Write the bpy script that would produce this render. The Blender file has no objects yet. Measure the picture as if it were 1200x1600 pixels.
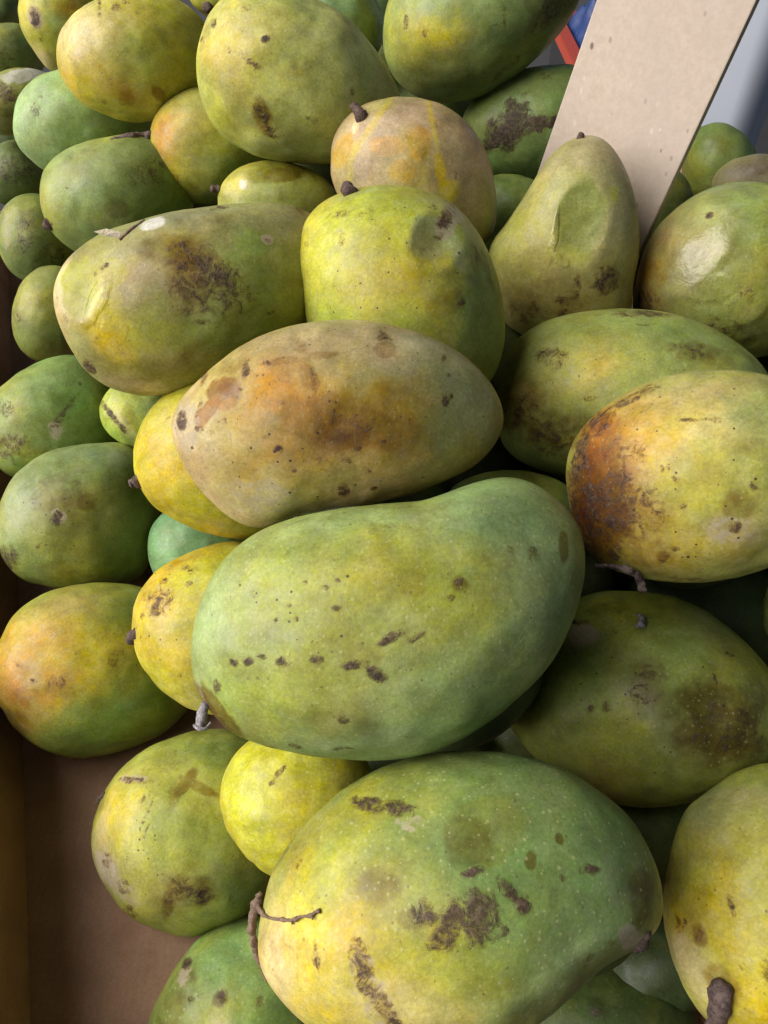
import bpy, bmesh, math, random
import numpy as np
from mathutils import Vector, Matrix

random.seed(7)
SC = bpy.context.scene
COL = SC.collection

# ------------------------------------------------------------------ camera
CAM_H = 0.50                       # metres above the floor of the box
PITCH = math.radians(50)           # looking down into the box
VFOV = math.radians(67)
IMG_W, IMG_H = 1200.0, 1600.0      # photograph size, used for measurements
FPX = (IMG_H / 2) / math.tan(VFOV / 2)
CAM = np.array([0.0, 0.0, CAM_H])
FWD = np.array([0.0, math.cos(PITCH), -math.sin(PITCH)])
RGT = np.array([1.0, 0.0, 0.0])
UPV = np.array([0.0, math.sin(PITCH), math.cos(PITCH)])

cam_data = bpy.data.cameras.new('camera')
cam = bpy.data.objects.new('camera', cam_data)
COL.objects.link(cam)
cam_data.sensor_fit = 'VERTICAL'
cam_data.angle = VFOV
cam_data.clip_start = 0.01
cam_data.clip_end = 400
cam.location = CAM
cam.rotation_euler = (math.pi / 2 - PITCH, 0, 0)
SC.camera = cam

# ------------------------------------------------------------------ light
SUN_EL = math.radians(38)
SUN_AZ = math.radians(188)         # direction the light comes from, from +X counter-clockwise
world = bpy.data.worlds.new('World')
SC.world = world
world.use_nodes = True
wn = world.node_tree
for n in list(wn.nodes):
    wn.nodes.remove(n)
wo = wn.nodes.new('ShaderNodeOutputWorld')
wb = wn.nodes.new('ShaderNodeBackground')
ws = wn.nodes.new('ShaderNodeTexSky')
ws.sky_type = 'NISHITA'
ws.sun_disc = False
ws.sun_elevation = SUN_EL
ws.sun_rotation = math.pi / 2 - SUN_AZ
ws.dust_density = 4.0
ws.air_density = 1.0
wb.inputs['Strength'].default_value = 0.05
wn.links.new(ws.outputs[0], wb.inputs[0])
wn.links.new(wb.outputs[0], wo.inputs[0])

sd = bpy.data.lights.new('sun', 'SUN')
sd.energy = 5.0
sd.angle = math.radians(62)
sd.color = (1.0, 0.97, 0.92)
sun = bpy.data.objects.new('sun', sd)
COL.objects.link(sun)
sdir = Vector((math.cos(SUN_AZ) * math.cos(SUN_EL), math.sin(SUN_AZ) * math.cos(SUN_EL), math.sin(SUN_EL)))
sun.rotation_euler = sdir.to_track_quat('Z', 'Y').to_euler()
sun.location = sdir * 5

SC.view_settings.view_transform = 'Standard'
SC.view_settings.look = 'None'
SC.view_settings.exposure = 0.12
SC.view_settings.gamma = 1
SC.view_settings.use_curve_mapping = False
SC.render.engine = 'CYCLES'
SC.cycles.max_bounces = 6
SC.cycles.use_denoising = True

# ------------------------------------------------------------------ helpers
def ray_pt(px, py, depth):
    """point seen at (px, py) of the photograph, depth metres along the view axis"""
    return CAM + depth * (FWD + RGT * ((px - IMG_W / 2) / FPX) + UPV * ((IMG_H / 2 - py) / FPX))

def floor_pt(px, py, z=0.0):
    d = FWD + RGT * ((px - IMG_W / 2) / FPX) + UPV * ((IMG_H / 2 - py) / FPX)
    return CAM + d * ((z - CAM_H) / d[2])

def project(P):
    Q = P - CAM
    dz = Q @ FWD
    return IMG_W / 2 + FPX * (Q @ RGT) / dz, IMG_H / 2 - FPX * (Q @ UPV) / dz, dz

def hash3(ix, iy, iz, seed):
    h = (ix.astype(np.int64) * 374761393 + iy.astype(np.int64) * 668265263 + iz.astype(np.int64) * 2147483647 + seed * 974634777) & 0xffffffff
    h = ((h ^ (h >> 13)) * 1274126177) & 0xffffffff
    h = (h ^ (h >> 16)) & 0xffff
    return h / 65535.0

def vnoise(P, seed=0):
    F = np.floor(P)
    f = P - F
    f = f * f * f * (f * (f * 6 - 15) + 10)
    I = F.astype(np.int64)
    out = np.zeros(len(P))
    for a in (0, 1):
        wx = f[:, 0] if a else 1 - f[:, 0]
        for b in (0, 1):
            wy = f[:, 1] if b else 1 - f[:, 1]
            for c in (0, 1):
                wz = f[:, 2] if c else 1 - f[:, 2]
                out += wx * wy * wz * hash3(I[:, 0] + a, I[:, 1] + b, I[:, 2] + c, seed)
    return out

def fbm(P, scale, octaves=3, seed=0):
    s, a, t = 0, 1.0, 0
    for o in range(octaves):
        s = s + a * (vnoise(P * scale * 2 ** o + 17.3 * o, seed + o) - 0.5)
        t += a
        a *= 0.55
    return s / t * 2          # about -1..1

def link(o, parent=None):
    COL.objects.link(o)
    if parent is not None:
        o.parent = parent
    return o

def tag(o, label=None, cat=None, group=None, kind=None):
    if label: o['label'] = label
    if cat: o['category'] = cat
    if group: o['group'] = group
    if kind: o['kind'] = kind
    return o

def mesh_obj(name, verts, faces, mat, parent=None, smooth=False, loc=None):
    me = bpy.data.meshes.new(name)
    me.from_pydata([tuple(v) for v in verts], [], faces)
    me.materials.append(mat)
    if smooth:
        me.polygons.foreach_set('use_smooth', [True] * len(me.polygons))
    me.update()
    o = bpy.data.objects.new(name, me)
    if loc is not None:
        o.location = loc
    return link(o, parent)

# ------------------------------------------------------------------ materials
class NT:
    def __init__(self, name):
        self.m = bpy.data.materials.new(name)
        self.m.use_nodes = True
        self.t = self.m.node_tree
        for n in list(self.t.nodes):
            self.t.nodes.remove(n)
        self.out = self.n('ShaderNodeOutputMaterial')
        self.bsdf = self.n('ShaderNodeBsdfPrincipled')
        self.l(self.bsdf.outputs[0], self.out.inputs[0])
    def n(self, t, **kw):
        x = self.t.nodes.new(t)
        for k, v in kw.items():
            setattr(x, k, v)
        return x
    def l(self, a, b):
        self.t.links.new(a, b)
    def put(self, sock, v):
        if hasattr(v, 'default_value') or hasattr(v, 'links'):
            self.l(v, sock)
        else:
            sock.default_value = v
    def math(self, op, a, b=0.0, c=0.0, clamp=False):
        x = self.n('ShaderNodeMath', operation=op, use_clamp=clamp)
        self.put(x.inputs[0], a); self.put(x.inputs[1], b); self.put(x.inputs[2], c)
        return x.outputs[0]
    def step(self, v, lo, hi, to0=0.0, to1=1.0):
        x = self.n('ShaderNodeMapRange', interpolation_type='SMOOTHSTEP')
        self.put(x.inputs[0], v)
        x.inputs[1].default_value = lo; x.inputs[2].default_value = hi
        x.inputs[3].default_value = to0; x.inputs[4].default_value = to1
        return x.outputs[0]
    def mix(self, f, a, b, blend='MIX'):
        x = self.n('ShaderNodeMix', data_type='RGBA', blend_type=blend)
        self.put(x.inputs[0], f)
        for s, v in ((x.inputs[6], a), (x.inputs[7], b)):
            if isinstance(v, tuple):
                s.default_value = (*v[:3], 1)
            else:
                self.l(v, s)
        return x.outputs[2]
    def noise(self, vec, scale, detail=4, rough=0.55, dist=0.0):
        x = self.n('ShaderNodeTexNoise')
        self.l(vec, x.inputs['Vector'])
        x.inputs['Scale'].default_value = scale
        x.inputs['Detail'].default_value = detail
        x.inputs['Roughness'].default_value = rough
        x.inputs['Distortion'].default_value = dist
        return x.outputs[0]
    def attr(self, name):
        x = self.n('ShaderNodeAttribute', attribute_name=name)
        return x
    def coords(self):
        tc = self.n('ShaderNodeTexCoord')
        oi = self.n('ShaderNodeObjectInfo')
        m = self.n('ShaderNodeVectorMath', operation='MULTIPLY_ADD')
        cx = self.n('ShaderNodeCombineXYZ')
        for i in range(3):
            self.l(oi.outputs['Random'], cx.inputs[i])
        self.l(cx.outputs[0], m.inputs[0])
        m.inputs[1].default_value = (3.1, 5.7, 4.3)
        self.l(tc.outputs['Object'], m.inputs[2])
        return m.outputs[0]
    def bump(self, h, strength, dist):
        b = self.n('ShaderNodeBump')
        b.inputs['Strength'].default_value = strength
        b.inputs['Distance'].default_value = dist
        self.l(h, b.inputs['Height'])
        return b

def mango_skin():
    k = NT('mango_skin')
    co = k.coords()
    tint = k.attr('tint').outputs['Color']
    m1 = k.attr('marks').outputs['Vector']       # stain, scab, cork
    m2 = k.attr('finish').outputs['Vector']      # gloss, lenticels, specks
    s1 = k.n('ShaderNodeSeparateXYZ'); k.l(m1, s1.inputs[0])
    s2 = k.n('ShaderNodeSeparateXYZ'); k.l(m2, s2.inputs[0])
    stain, scab, cork = s1.outputs
    gloss, lent, speck = s2.outputs
    # mottling of the skin
    n_big = k.noise(co, 70, 5, 0.6)
    n_mid = k.noise(co, 190, 5, 0.65, 0.3)
    n_fine = k.noise(co, 620, 4, 0.7)
    n_wide = k.noise(co, 28, 3, 0.5)
    hs = k.n('ShaderNodeHueSaturation')
    k.l(k.step(n_wide, 0.3, 0.7, 0.485, 0.515), hs.inputs['Hue'])
    k.l(k.step(n_mid, 0.25, 0.75, 0.90, 1.08), hs.inputs['Saturation'])
    val = k.math('MULTIPLY', k.step(n_big, 0.25, 0.75, 0.78, 1.14), k.step(n_fine, 0.3, 0.7, 0.85, 1.13))
    k.l(val, hs.inputs['Value'])
    k.l(tint, hs.inputs['Color'])
    c = hs.outputs[0]
    bz = k.noise(co, 105, 9, 0.72, 0.9)
    c = k.mix(k.step(bz, 0.515, 0.60, 0, 0.42), c, k.mix(1.0, c, (0.80, 0.74, 0.62), 'MULTIPLY'))
    c = k.mix(k.step(bz, 0.485, 0.40, 0, 0.3), c, k.mix(1.0, c, (1.16, 1.12, 1.2), 'MULTIPLY'))
    # olive clouds under the wax
    cl = k.step(k.noise(co, 42, 7, 0.7, 0.7), 0.5, 0.72, 0, 0.75)
    c = k.mix(cl, c, k.mix(0.5, c, (0.15, 0.14, 0.015)))
    # grime in broken drifts, fine scratches
    gr = k.math('MULTIPLY', k.step(k.noise(co, 900, 5, 0.75), 0.55, 0.72), k.step(k.noise(co, 55, 5, 0.7, 0.5), 0.5, 0.7))
    c = k.mix(k.math('MULTIPLY', gr, k.math('MULTIPLY', speck, 0.55)), c, (0.12, 0.085, 0.035))
    for ang_, th_ in (((0.4, 0.2, 0.9), 0.70), ((1.1, 0.7, -0.5), 0.71)):
        mp = k.n('ShaderNodeMapping'); k.l(co, mp.inputs[0])
        mp.inputs['Rotation'].default_value = ang_; mp.inputs['Scale'].default_value = (1, 0.05, 0.3)
        scn = k.noise(mp.outputs[0], 900, 2, 0.5, 0.3)
        c = k.mix(k.math('MULTIPLY', k.step(scn, th_, th_ + 0.05, 0, 0.5), k.math('ADD', speck, 0.2, clamp=True)), c, (0.30, 0.23, 0.10))
    # pale wax bloom
    bl = k.step(k.noise(co, 38, 6, 0.7, 0.2), 0.50, 0.76, 0, 0.20)
    bw = k.n('ShaderNodeRGBToBW'); k.l(tint, bw.inputs[0])
    bl = k.math('MULTIPLY', bl, k.step(bw.outputs[0], 0.05, 0.24))
    c = k.mix(bl, c, (0.44, 0.46, 0.31))
    # soft stain with a broken edge
    st = k.math('ADD', stain, k.math('MULTIPLY', k.math('SUBTRACT', k.noise(co, 130, 7, 0.65, 0.4), 0.5), 0.9))
    stf = k.step(st, 0.25, 0.85, 0, 1.0)
    stf = k.math('MULTIPLY', stf, k.step(stain, 0.02, 0.3))
    stf = k.math('MULTIPLY', stf, k.step(n_fine, 0.3, 0.6, 0.75, 1.0))
    c = k.mix(stf, c, k.mix(1.0, c, k.mix(k.step(n_mid, 0.3, 0.7), (0.42, 0.30, 0.14), (0.62, 0.42, 0.24)), 'MULTIPLY'))
    # corky scuffs
    ck = k.math('ADD', cork, k.math('MULTIPLY', k.math('SUBTRACT', k.noise(co, 260, 7, 0.7, 0.2), 0.5), 1.1))
    ckf = k.math('MULTIPLY', k.step(ck, 0.38, 0.66, 0, 0.8), k.step(cork, 0.02, 0.2))
    c = k.mix(ckf, c, k.mix(n_fine, (0.30, 0.235, 0.15), (0.48, 0.41, 0.30)))
    # pores
    po = k.n('ShaderNodeTexVoronoi'); po.inputs['Scale'].default_value = 900; k.l(co, po.inputs['Vector'])
    c = k.mix(k.step(po.outputs['Distance'], 0.08, 0.36, 0.28, 0), c, k.mix(1.0, c, (0.55, 0.52, 0.4), 'MULTIPLY'))
    # lenticels
    def dots(scale, r0, r1, keep, seed):
        mp = k.n('ShaderNodeMapping'); k.l(co, mp.inputs[0]); mp.inputs[1].default_value = (seed, seed * 2, seed * 3)
        v = k.n('ShaderNodeTexVoronoi'); v.inputs['Scale'].default_value = scale
        k.l(mp.outputs[0], v.inputs['Vector'])
        sep = k.n('ShaderNodeSeparateColor'); k.l(v.outputs['Color'], sep.inputs[0])
        on = k.step(sep.outputs[0], 1 - keep - 0.03, 1 - keep)
        rr = k.math('MULTIPLY_ADD', sep.outputs[1], 0.7, 0.5)
        d = k.math('DIVIDE', v.outputs['Distance'], rr)
        return k.math('MULTIPLY', k.step(d, r0, r1, 1, 0), on)
    ld = k.math('MAXIMUM', dots(310, 0.10, 0.27, 0.97, 0.3), k.math('MULTIPLY', dots(430, 0.08, 0.2, 0.8, 5.1), 0.6))
    c = k.mix(k.math('MULTIPLY', ld, k.math('MULTIPLY', lent, 0.34)), c, (0.56, 0.53, 0.25))
    # dark freckles
    sp = k.math('MAXIMUM', dots(150, 0.06, 0.14, 0.26, 1.7), dots(360, 0.12, 0.24, 0.16, 2.9))
    c = k.mix(k.math('MULTIPLY', sp, k.math('MULTIPLY', speck, 0.85), clamp=True), c, (0.065, 0.042, 0.024))
    # dry dark scab
    sn = k.math('ADD', k.math('MULTIPLY', k.noise(co, 180, 7, 0.66, 0.8), 0.78), k.math('MULTIPLY', k.noise(co, 800, 4, 0.7), 0.22))
    sb = k.math('ADD', scab, k.math('MULTIPLY', k.math('SUBTRACT', sn, 0.5), 3.6))
    sbf = k.math('MULTIPLY', k.step(sb, 0.36, 0.95, 0, 0.92), k.step(scab, 0.02, 0.25))
    halo = k.math('MULTIPLY', k.step(sb, 0.05, 0.6, 0, 0.7), k.step(scab, 0.03, 0.35))
    c = k.mix(halo, c, k.mix(1.0, c, (0.55, 0.40, 0.26), 'MULTIPLY'))
    c = k.mix(sbf, c, k.mix(k.step(k.noise(co, 420, 5, 0.7), 0.42, 0.68), k.mix(k.step(n_wide, 0.4, 0.6), (0.020, 0.013, 0.013), (0.05, 0.028, 0.016)), (0.13, 0.08, 0.055)))
    k.l(c, k.bsdf.inputs['Base Color'])
    r = k.math('ADD', k.math('ADD', k.step(n_mid, 0.3, 0.7, 0.33, 0.46), k.step(n_big, 0.3, 0.7, 0.0, 0.14)), k.math('MULTIPLY', k.math('MAXIMUM', sbf, ckf), 0.25))
    r = k.math('SUBTRACT', r, k.math('MULTIPLY', gloss, 0.28), clamp=True)
    k.l(r, k.bsdf.inputs['Roughness'])
    k.bsdf.inputs['Specular IOR Level'].default_value = 0.38
    k.bsdf.inputs['Subsurface Weight'].default_value = 0.0
    h = k.math('ADD', k.math('MULTIPLY', n_fine, 0.25), k.math('MULTIPLY', n_mid, 0.5))
    h = k.math('ADD', h, k.math('MULTIPLY', ld, 0.15))
    h = k.math('ADD', h, k.math('MULTIPLY', sbf, k.math('ADD', 0.4, n_fine)))
    wr = k.noise(co, 75, 4, 0.55, 1.2)
    wgate = k.step(gloss, 0.5, 1.1)
    h = k.math('ADD', h, k.math('MULTIPLY', k.math('MULTIPLY', wr, wgate), 3.2))
    b = k.bump(h, 0.35, 0.0009)
    k.l(b.outputs[0], k.bsdf.inputs['Normal'])
    return k.m

def woody(name, dark, light, scale=300):
    k = NT(name)
    co = k.coords()
    n1 = k.noise(co, scale, 6, 0.7, 0.4)
    n2 = k.noise(co, scale * 3, 4, 0.7)
    c = k.mix(k.step(n1, 0.32, 0.68), dark, light)
    c = k.mix(k.step(n2, 0.5, 0.75, 0, 0.5), c, tuple(x * 0.4 for x in dark))
    k.l(c, k.bsdf.inputs['Base Color'])
    k.bsdf.inputs['Roughness'].default_value = 0.85
    k.l(k.bump(n2, 0.8, 0.001).outputs[0], k.bsdf.inputs['Normal'])
    return k.m

def fibreboard():
    k = NT('fibreboard')
    co = k.coords()
    n1 = k.noise(co, 240, 6, 0.7)
    n2 = k.noise(co, 30, 4, 0.6)
    c = k.mix(k.step(n1, 0.3, 0.7), (0.49, 0.395, 0.325), (0.57, 0.47, 0.395))
    c = k.mix(k.step(n2, 0.35, 0.7, 0, 0.4), c, (0.46, 0.385, 0.335))
    # fibres and dark chips
    for sc, ang, thr, colr, amt in ((260, 0.7, 0.30, (0.66, 0.57, 0.49), 0.55), (130, -0.5, 0.17, (0.11, 0.08, 0.065), 0.85), (230, 1.2, 0.26, (0.26, 0.19, 0.16), 0.6)):
        mp = k.n('ShaderNodeMapping')
        k.l(co, mp.inputs[0])
        mp.inputs['Rotation'].default_value = (0, 0, ang)
        mp.inputs['Scale'].default_value = (1, 0.38, 0.5)
        v = k.n('ShaderNodeTexVoronoi'); v.inputs['Scale'].default_value = sc
        k.l(mp.outputs[0], v.inputs['Vector'])
        sep = k.n('ShaderNodeSeparateColor'); k.l(v.outputs['Color'], sep.inputs[0])
        f = k.math('MULTIPLY', k.step(v.outputs['Distance'], thr * 0.5, thr, 1, 0), k.step(sep.outputs[0], 0.84, 0.88, 0, amt))
        c = k.mix(f, c, colr)
    k.l(c, k.bsdf.inputs['Base Color'])
    k.bsdf.inputs['Roughness'].default_value = 0.7
    k.l(k.bump(n1, 0.2, 0.0004).outputs[0], k.bsdf.inputs['Normal'])
    return k.m

def cardboard():
    k = NT('cardboard')
    co = k.coords()
    n1 = k.noise(co, 40, 6, 0.6)
    n2 = k.noise(co, 700, 3, 0.6)
    w = k.n('ShaderNodeTexWave'); w.inputs['Scale'].default_value = 70
    w.inputs['Distortion'].default_value = 0.4
    k.l(co, w.inputs['Vector'])
    c = k.mix(k.step(n1, 0.3, 0.7), (0.31, 0.175, 0.105), (0.40, 0.235, 0.145))
    c = k.mix(k.step(k.noise(co, 14, 6, 0.7, 0.5), 0.45, 0.68, 0, 0.6), c, (0.20, 0.115, 0.07))
    c = k.mix(k.step(n2, 0.3, 0.7, 0, 0.35), c, (0.19, 0.115, 0.07))
    c = k.mix(k.math('MULTIPLY', w.outputs['Fac'], 0.06), c, (0.20, 0.125, 0.08))
    k.l(c, k.bsdf.inputs['Base Color'])
    k.bsdf.inputs['Roughness'].default_value = 0.85
    k.l(k.bump(w.outputs['Fac'], 0.08, 0.0006).outputs[0], k.bsdf.inputs['Normal'])
    return k.m

def plastic(name, col, rough=0.4, scale=60, var=0.12):
    k = NT(name)
    co = k.coords()
    n1 = k.noise(co, scale, 5, 0.65)
    n2 = k.noise(co, 8, 3, 0.5)
    c = k.mix(k.step(n1, 0.3, 0.7, 0, var * 2), col, tuple(x * 0.7 for x in col))
    c = k.mix(k.step(n2, 0.4, 0.7, 0, var * 2), c, tuple(x * 0.8 for x in col))
    k.l(c, k.bsdf.inputs['Base Color'])
    k.l(k.step(n1, 0.3, 0.7, rough - 0.06, rough + 0.1), k.bsdf.inputs['Roughness'])
    k.l(k.bump(n1, 0.1, 0.001).outputs[0], k.bsdf.inputs['Normal'])
    return k.m

SKIN = mango_skin()
STEM_DARK = woody('stem_dark', (0.05, 0.03, 0.025), (0.14, 0.09, 0.07))
STEM_BROWN = woody('stem_brown', (0.11, 0.065, 0.045), (0.27, 0.18, 0.125))
STEM_GREY = woody('stem_grey', (0.10, 0.09, 0.10), (0.42, 0.40, 0.41))
STEM_MAUVE = woody('stem_mauve', (0.06, 0.038, 0.035), (0.22, 0.155, 0.14))
BOARD = fibreboard()
CARD = cardboard()

def tube(name, pts, rad, mat, knobs=0.3, seed=1, sides=12):
    pts = np.array(pts); rad = np.array(rad)
    n = len(pts)
    t = np.linspace(0, n - 1, (n - 1) * 7 + 1)
    P = np.stack([catmull_open(pts[:, i], t) for i in range(3)], 1)
    R = np.interp(t, np.arange(n), rad)
    V, F = [], []
    T = np.gradient(P, axis=0); T /= np.linalg.norm(T, axis=1)[:, None]
    ref = np.array([0.3, 0.5, 0.8])
    V.append(P[0] - T[0] * R[0] * 0.15)
    for i in range(len(P)):
        a = np.cross(T[i], ref); a /= np.linalg.norm(a); b = np.cross(T[i], a)
        for j in range(sides):
            ph = 2 * np.pi * j / sides
            d = a * math.cos(ph) + b * math.sin(ph)
            V.append(P[i] + d * R[i])
    V.append(P[-1] + T[-1] * R[-1] * 0.2)
    V = np.array(V)
    sc_ = 1 / max(R.mean() * 1.6, 1e-5)
    ctrP = np.vstack([P[:1], np.repeat(P, sides, axis=0), P[-1:]])
    nz = fbm(V, sc_, 3, seed)
    V = V + (V - ctrP) * (nz * knobs * 1.4)[:, None]
    for j in range(sides):
        F.append((0, 1 + (j + 1) % sides, 1 + j))
        e_ = 1 + (len(P) - 1) * sides
        F.append((len(V) - 1, e_ + j, e_ + (j + 1) % sides))
    for i in range(len(P) - 1):
        for j in range(sides):
            a0 = 1 + i * sides + j; a1 = 1 + i * sides + (j + 1) % sides
            F.append((a0, a1, a1 + sides, a0 + sides))
    c0 = P.mean(0)
    o = mesh_obj(name, V - c0, F, mat, None, True, loc=c0)
    return o

def catmull_open(y, t):
    n = len(y)
    if n == 2: return np.interp(t, [0, 1], y)
    k = np.clip(t.astype(int), 0, n - 2); f = t - k
    p = np.concatenate([[2*y[0]-y[1]], y, [2*y[-1]-y[-2]]])
    p0_, p1_, p2_, p3_ = p[k], p[k+1], p[k+2], p[k+3]
    return 0.5 * (2*p1_ + (p2_-p0_)*f + (2*p0_-5*p1_+4*p2_-p3_)*f**2 + (3*p1_-p0_-3*p2_+p3_)*f**3)

# ------------------------------------------------------------------ the box, the ground, things behind
def slab(name, A, B, C, D, thick, mat, parent=None):
    """board with face corners A B C D (counter-clockwise seen from its front) and a thickness behind"""
    A, B, C, D = (np.array(p, float) for p in (A, B, C, D))
    n = np.cross(B - A, D - A); n /= np.linalg.norm(n)
    V = [A, B, C, D] + [p - n * thick for p in (A, B, C, D)]
    F = [(0, 1, 2, 3), (7, 6, 5, 4), (0, 4, 5, 1), (1, 5, 6, 2), (2, 6, 7, 3), (3, 7, 4, 0)]
    o = mesh_obj(name, V, F, mat, parent)
    bm = bmesh.new(); bm.from_mesh(o.data)
    bmesh.ops.bevel(bm, geom=list(bm.edges), offset=min(0.0008, thick * 0.2), segments=2, affect='EDGES', profile=0.6)
    bm.to_mesh(o.data); bm.free()
    return o

GROUND_Z = -0.62
g = plastic('worn_asphalt', (0.045, 0.043, 0.045), 0.8, 12, 0.3)
ground = mesh_obj('ground', [(-60, -60, GROUND_Z), (60, -60, GROUND_Z), (60, 60, GROUND_Z), (-60, 60, GROUND_Z)], [(0, 1, 2, 3)], g)
tag(ground, kind='structure')

p0, p1 = floor_pt(57, 1600), floor_pt(20, 500)
e = (p1 - p0) / np.linalg.norm(p1 - p0)
q0, q1 = p0 - e * 0.13, p0 + e * 0.78          # foot of the left side wall
side = np.array([e[1], -e[0], 0.0])
BW = 0.80
r0, r1 = q0 + side * BW, q1 + side * BW
up = np.array([0, 0, 1.0])
box = bpy.data.objects.new('cardboard_box', None)
link(box)
tag(box, 'open brown cardboard box the mangoes are heaped in, bare floor showing lower left', 'box')
m_ = 0.012
slab('base_panel', q0 - side * m_ - e * m_, r0 + side * m_ - e * m_, r1 + side * m_ + e * m_, q1 - side * m_ + e * m_, 0.005, CARD, box)
out = -side * 0.02
slab('side_panel', q1 - side*0.0025 + up * 0.0004, q1 + out + up * 0.095, q0 + out + up * 0.095, q0 - side*0.0025 + up * 0.0004, 0.005, CARD, box)
slab('side_panel', r0 + up * 0.0004, r0 - out + up * 0.085, r1 - out + up * 0.085, r1 + up * 0.0004, 0.005, CARD, box)
slab('end_panel', q0 + e * -0.003 + up * 0.0004, q0 - e * 0.02 + up * 0.13, r0 - e * 0.02 + up * 0.13, r0 + e * -0.003 + up * 0.0004, 0.005, CARD, box)
slab('end_panel', r1 + e * 0.003 + up * 0.0004, r1 + e * 0.02 + up * 0.05, q1 + e * 0.02 + up * 0.05, q1 + e * 0.003 + up * 0.0004, 0.005, CARD, box)

# fibreboard price stake: its two long edges meet at one vanishing point, which fixes its lean
def brd(px, py):
    return ray_pt(px, py, 0.46 * 250 / (250 - 0.122 * py))
L0, L1 = brd(932 - 0.342 * 520, 520), brd(932 + 0.342 * 170, -170)
Rm = CAM + (brd(1182 - 0.464 * 100, 100) - CAM) * 0.90      # right edge swung nearer
ax = (L1 - L0) / np.linalg.norm(L1 - L0)
wv = (Rm - L0) - ax * ((Rm - L0) @ ax)
board = slab('wooden_board', L0, L0 + wv, L1 + wv, L1, 0.0075, BOARD)
ctr = (L0 + L1 + wv) / 2
tag(board, 'pale blank fibreboard plank standing upright among the mangoes', 'board')

# pale plastic bin standing beyond the box
def rounded_box(name, cx, cy, z0, z1, w, d, rot, rad, mat, parent=None, seg=8):
    bm = bmesh.new()
    bmesh.ops.create_cube(bm, size=1.0)
    bmesh.ops.scale(bm, vec=(w, d, z1 - z0), verts=bm.verts)
    vert_e = [e_ for e_ in bm.edges if abs(e_.verts[0].co.z - e_.verts[1].co.z) > 0.01]
    bmesh.ops.bevel(bm, geom=vert_e, offset=rad, segments=seg, affect='EDGES', profile=0.5)
    rim_e = [e_ for e_ in bm.edges if abs(e_.verts[0].co.z - e_.verts[1].co.z) < 1e-5 and len(e_.link_faces) == 2 and any(abs(f.normal.z) > .9 for f in e_.link_faces)]
    bmesh.ops.bevel(bm, geom=rim_e, offset=rad * 0.4, segments=4, affect='EDGES', profile=0.5)
    me = bpy.data.meshes.new(name); bm.to_mesh(me); bm.free()
    for p in me.polygons: p.use_smooth = True
    me.set_sharp_from_angle(angle=0.6)
    me.materials.append(mat)
    o = bpy.data.objects.new(name, me)
    o.location = (cx, cy, (z0 + z1) / 2); o.rotation_euler = (0, 0, rot)
    return link(o, parent)

BIN = plastic('bin_plastic', (0.60, 0.65, 0.76), 0.35, 20, 0.06)
corner = ray_pt(1205, 120, 1.02)
brot = math.radians(-28)
bw, bd = 0.19, 0.3
cb, sb_ = math.cos(brot), math.sin(brot)
bc = corner[:2] - np.array([cb * bw / 2 + sb_ * bd / 2, sb_ * bw / 2 - cb * bd / 2])
bin_o = rounded_box('storage_bin', bc[0], bc[1], GROUND_Z, 0.42, bw, bd, brot, 0.035, BIN)
tag(bin_o, 'large pale blue grey plastic bin behind the fibreboard plank at top right', 'bin')
lid = rounded_box('lid', 0, 0, 0.42 - (GROUND_Z + 0.42) / 2 + 0.002, 0.47 - (GROUND_Z + 0.42) / 2, bw + 0.03, bd + 0.03, 0, 0.055, BIN, bin_o)

# unseen canvas roof added to cut sky light; root object stall, on its poles
CANVAS = plastic('canvas', (0.16, 0.15, 0.15), 0.85, 200, 0.1)
added_awn = bpy.data.objects.new('added_awning', None); link(added_awn)
tag(added_awn, 'unseen canvas awning on poles, added to shade the heap from overhead', 'awning')
def awn_z(x): return 1.25 + 0.06 * x
X0_, X1_, Y0_, Y1_ = -0.38, 1.5, -2.2, 3.2
slab('canopy', *[np.array([x, y, awn_z(x)]) for x, y in ((X0_, Y0_), (X1_, Y0_), (X1_, Y1_), (X0_, Y1_))], 0.004, CANVAS, added_awn)
for x, y in ((X0_ + .05, Y0_ + .05), (X1_ - .05, Y0_ + .05), (X1_ - .05, Y1_ - .05), (X0_ + .05, Y1_ - .05)):
    pz = np.array([x, y, GROUND_Z])
    po = tube('pole', [pz, np.array([x, y, awn_z(x) - 0.03])], [0.016, 0.016], CANVAS, 0.0)
    po.parent = added_awn

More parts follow.
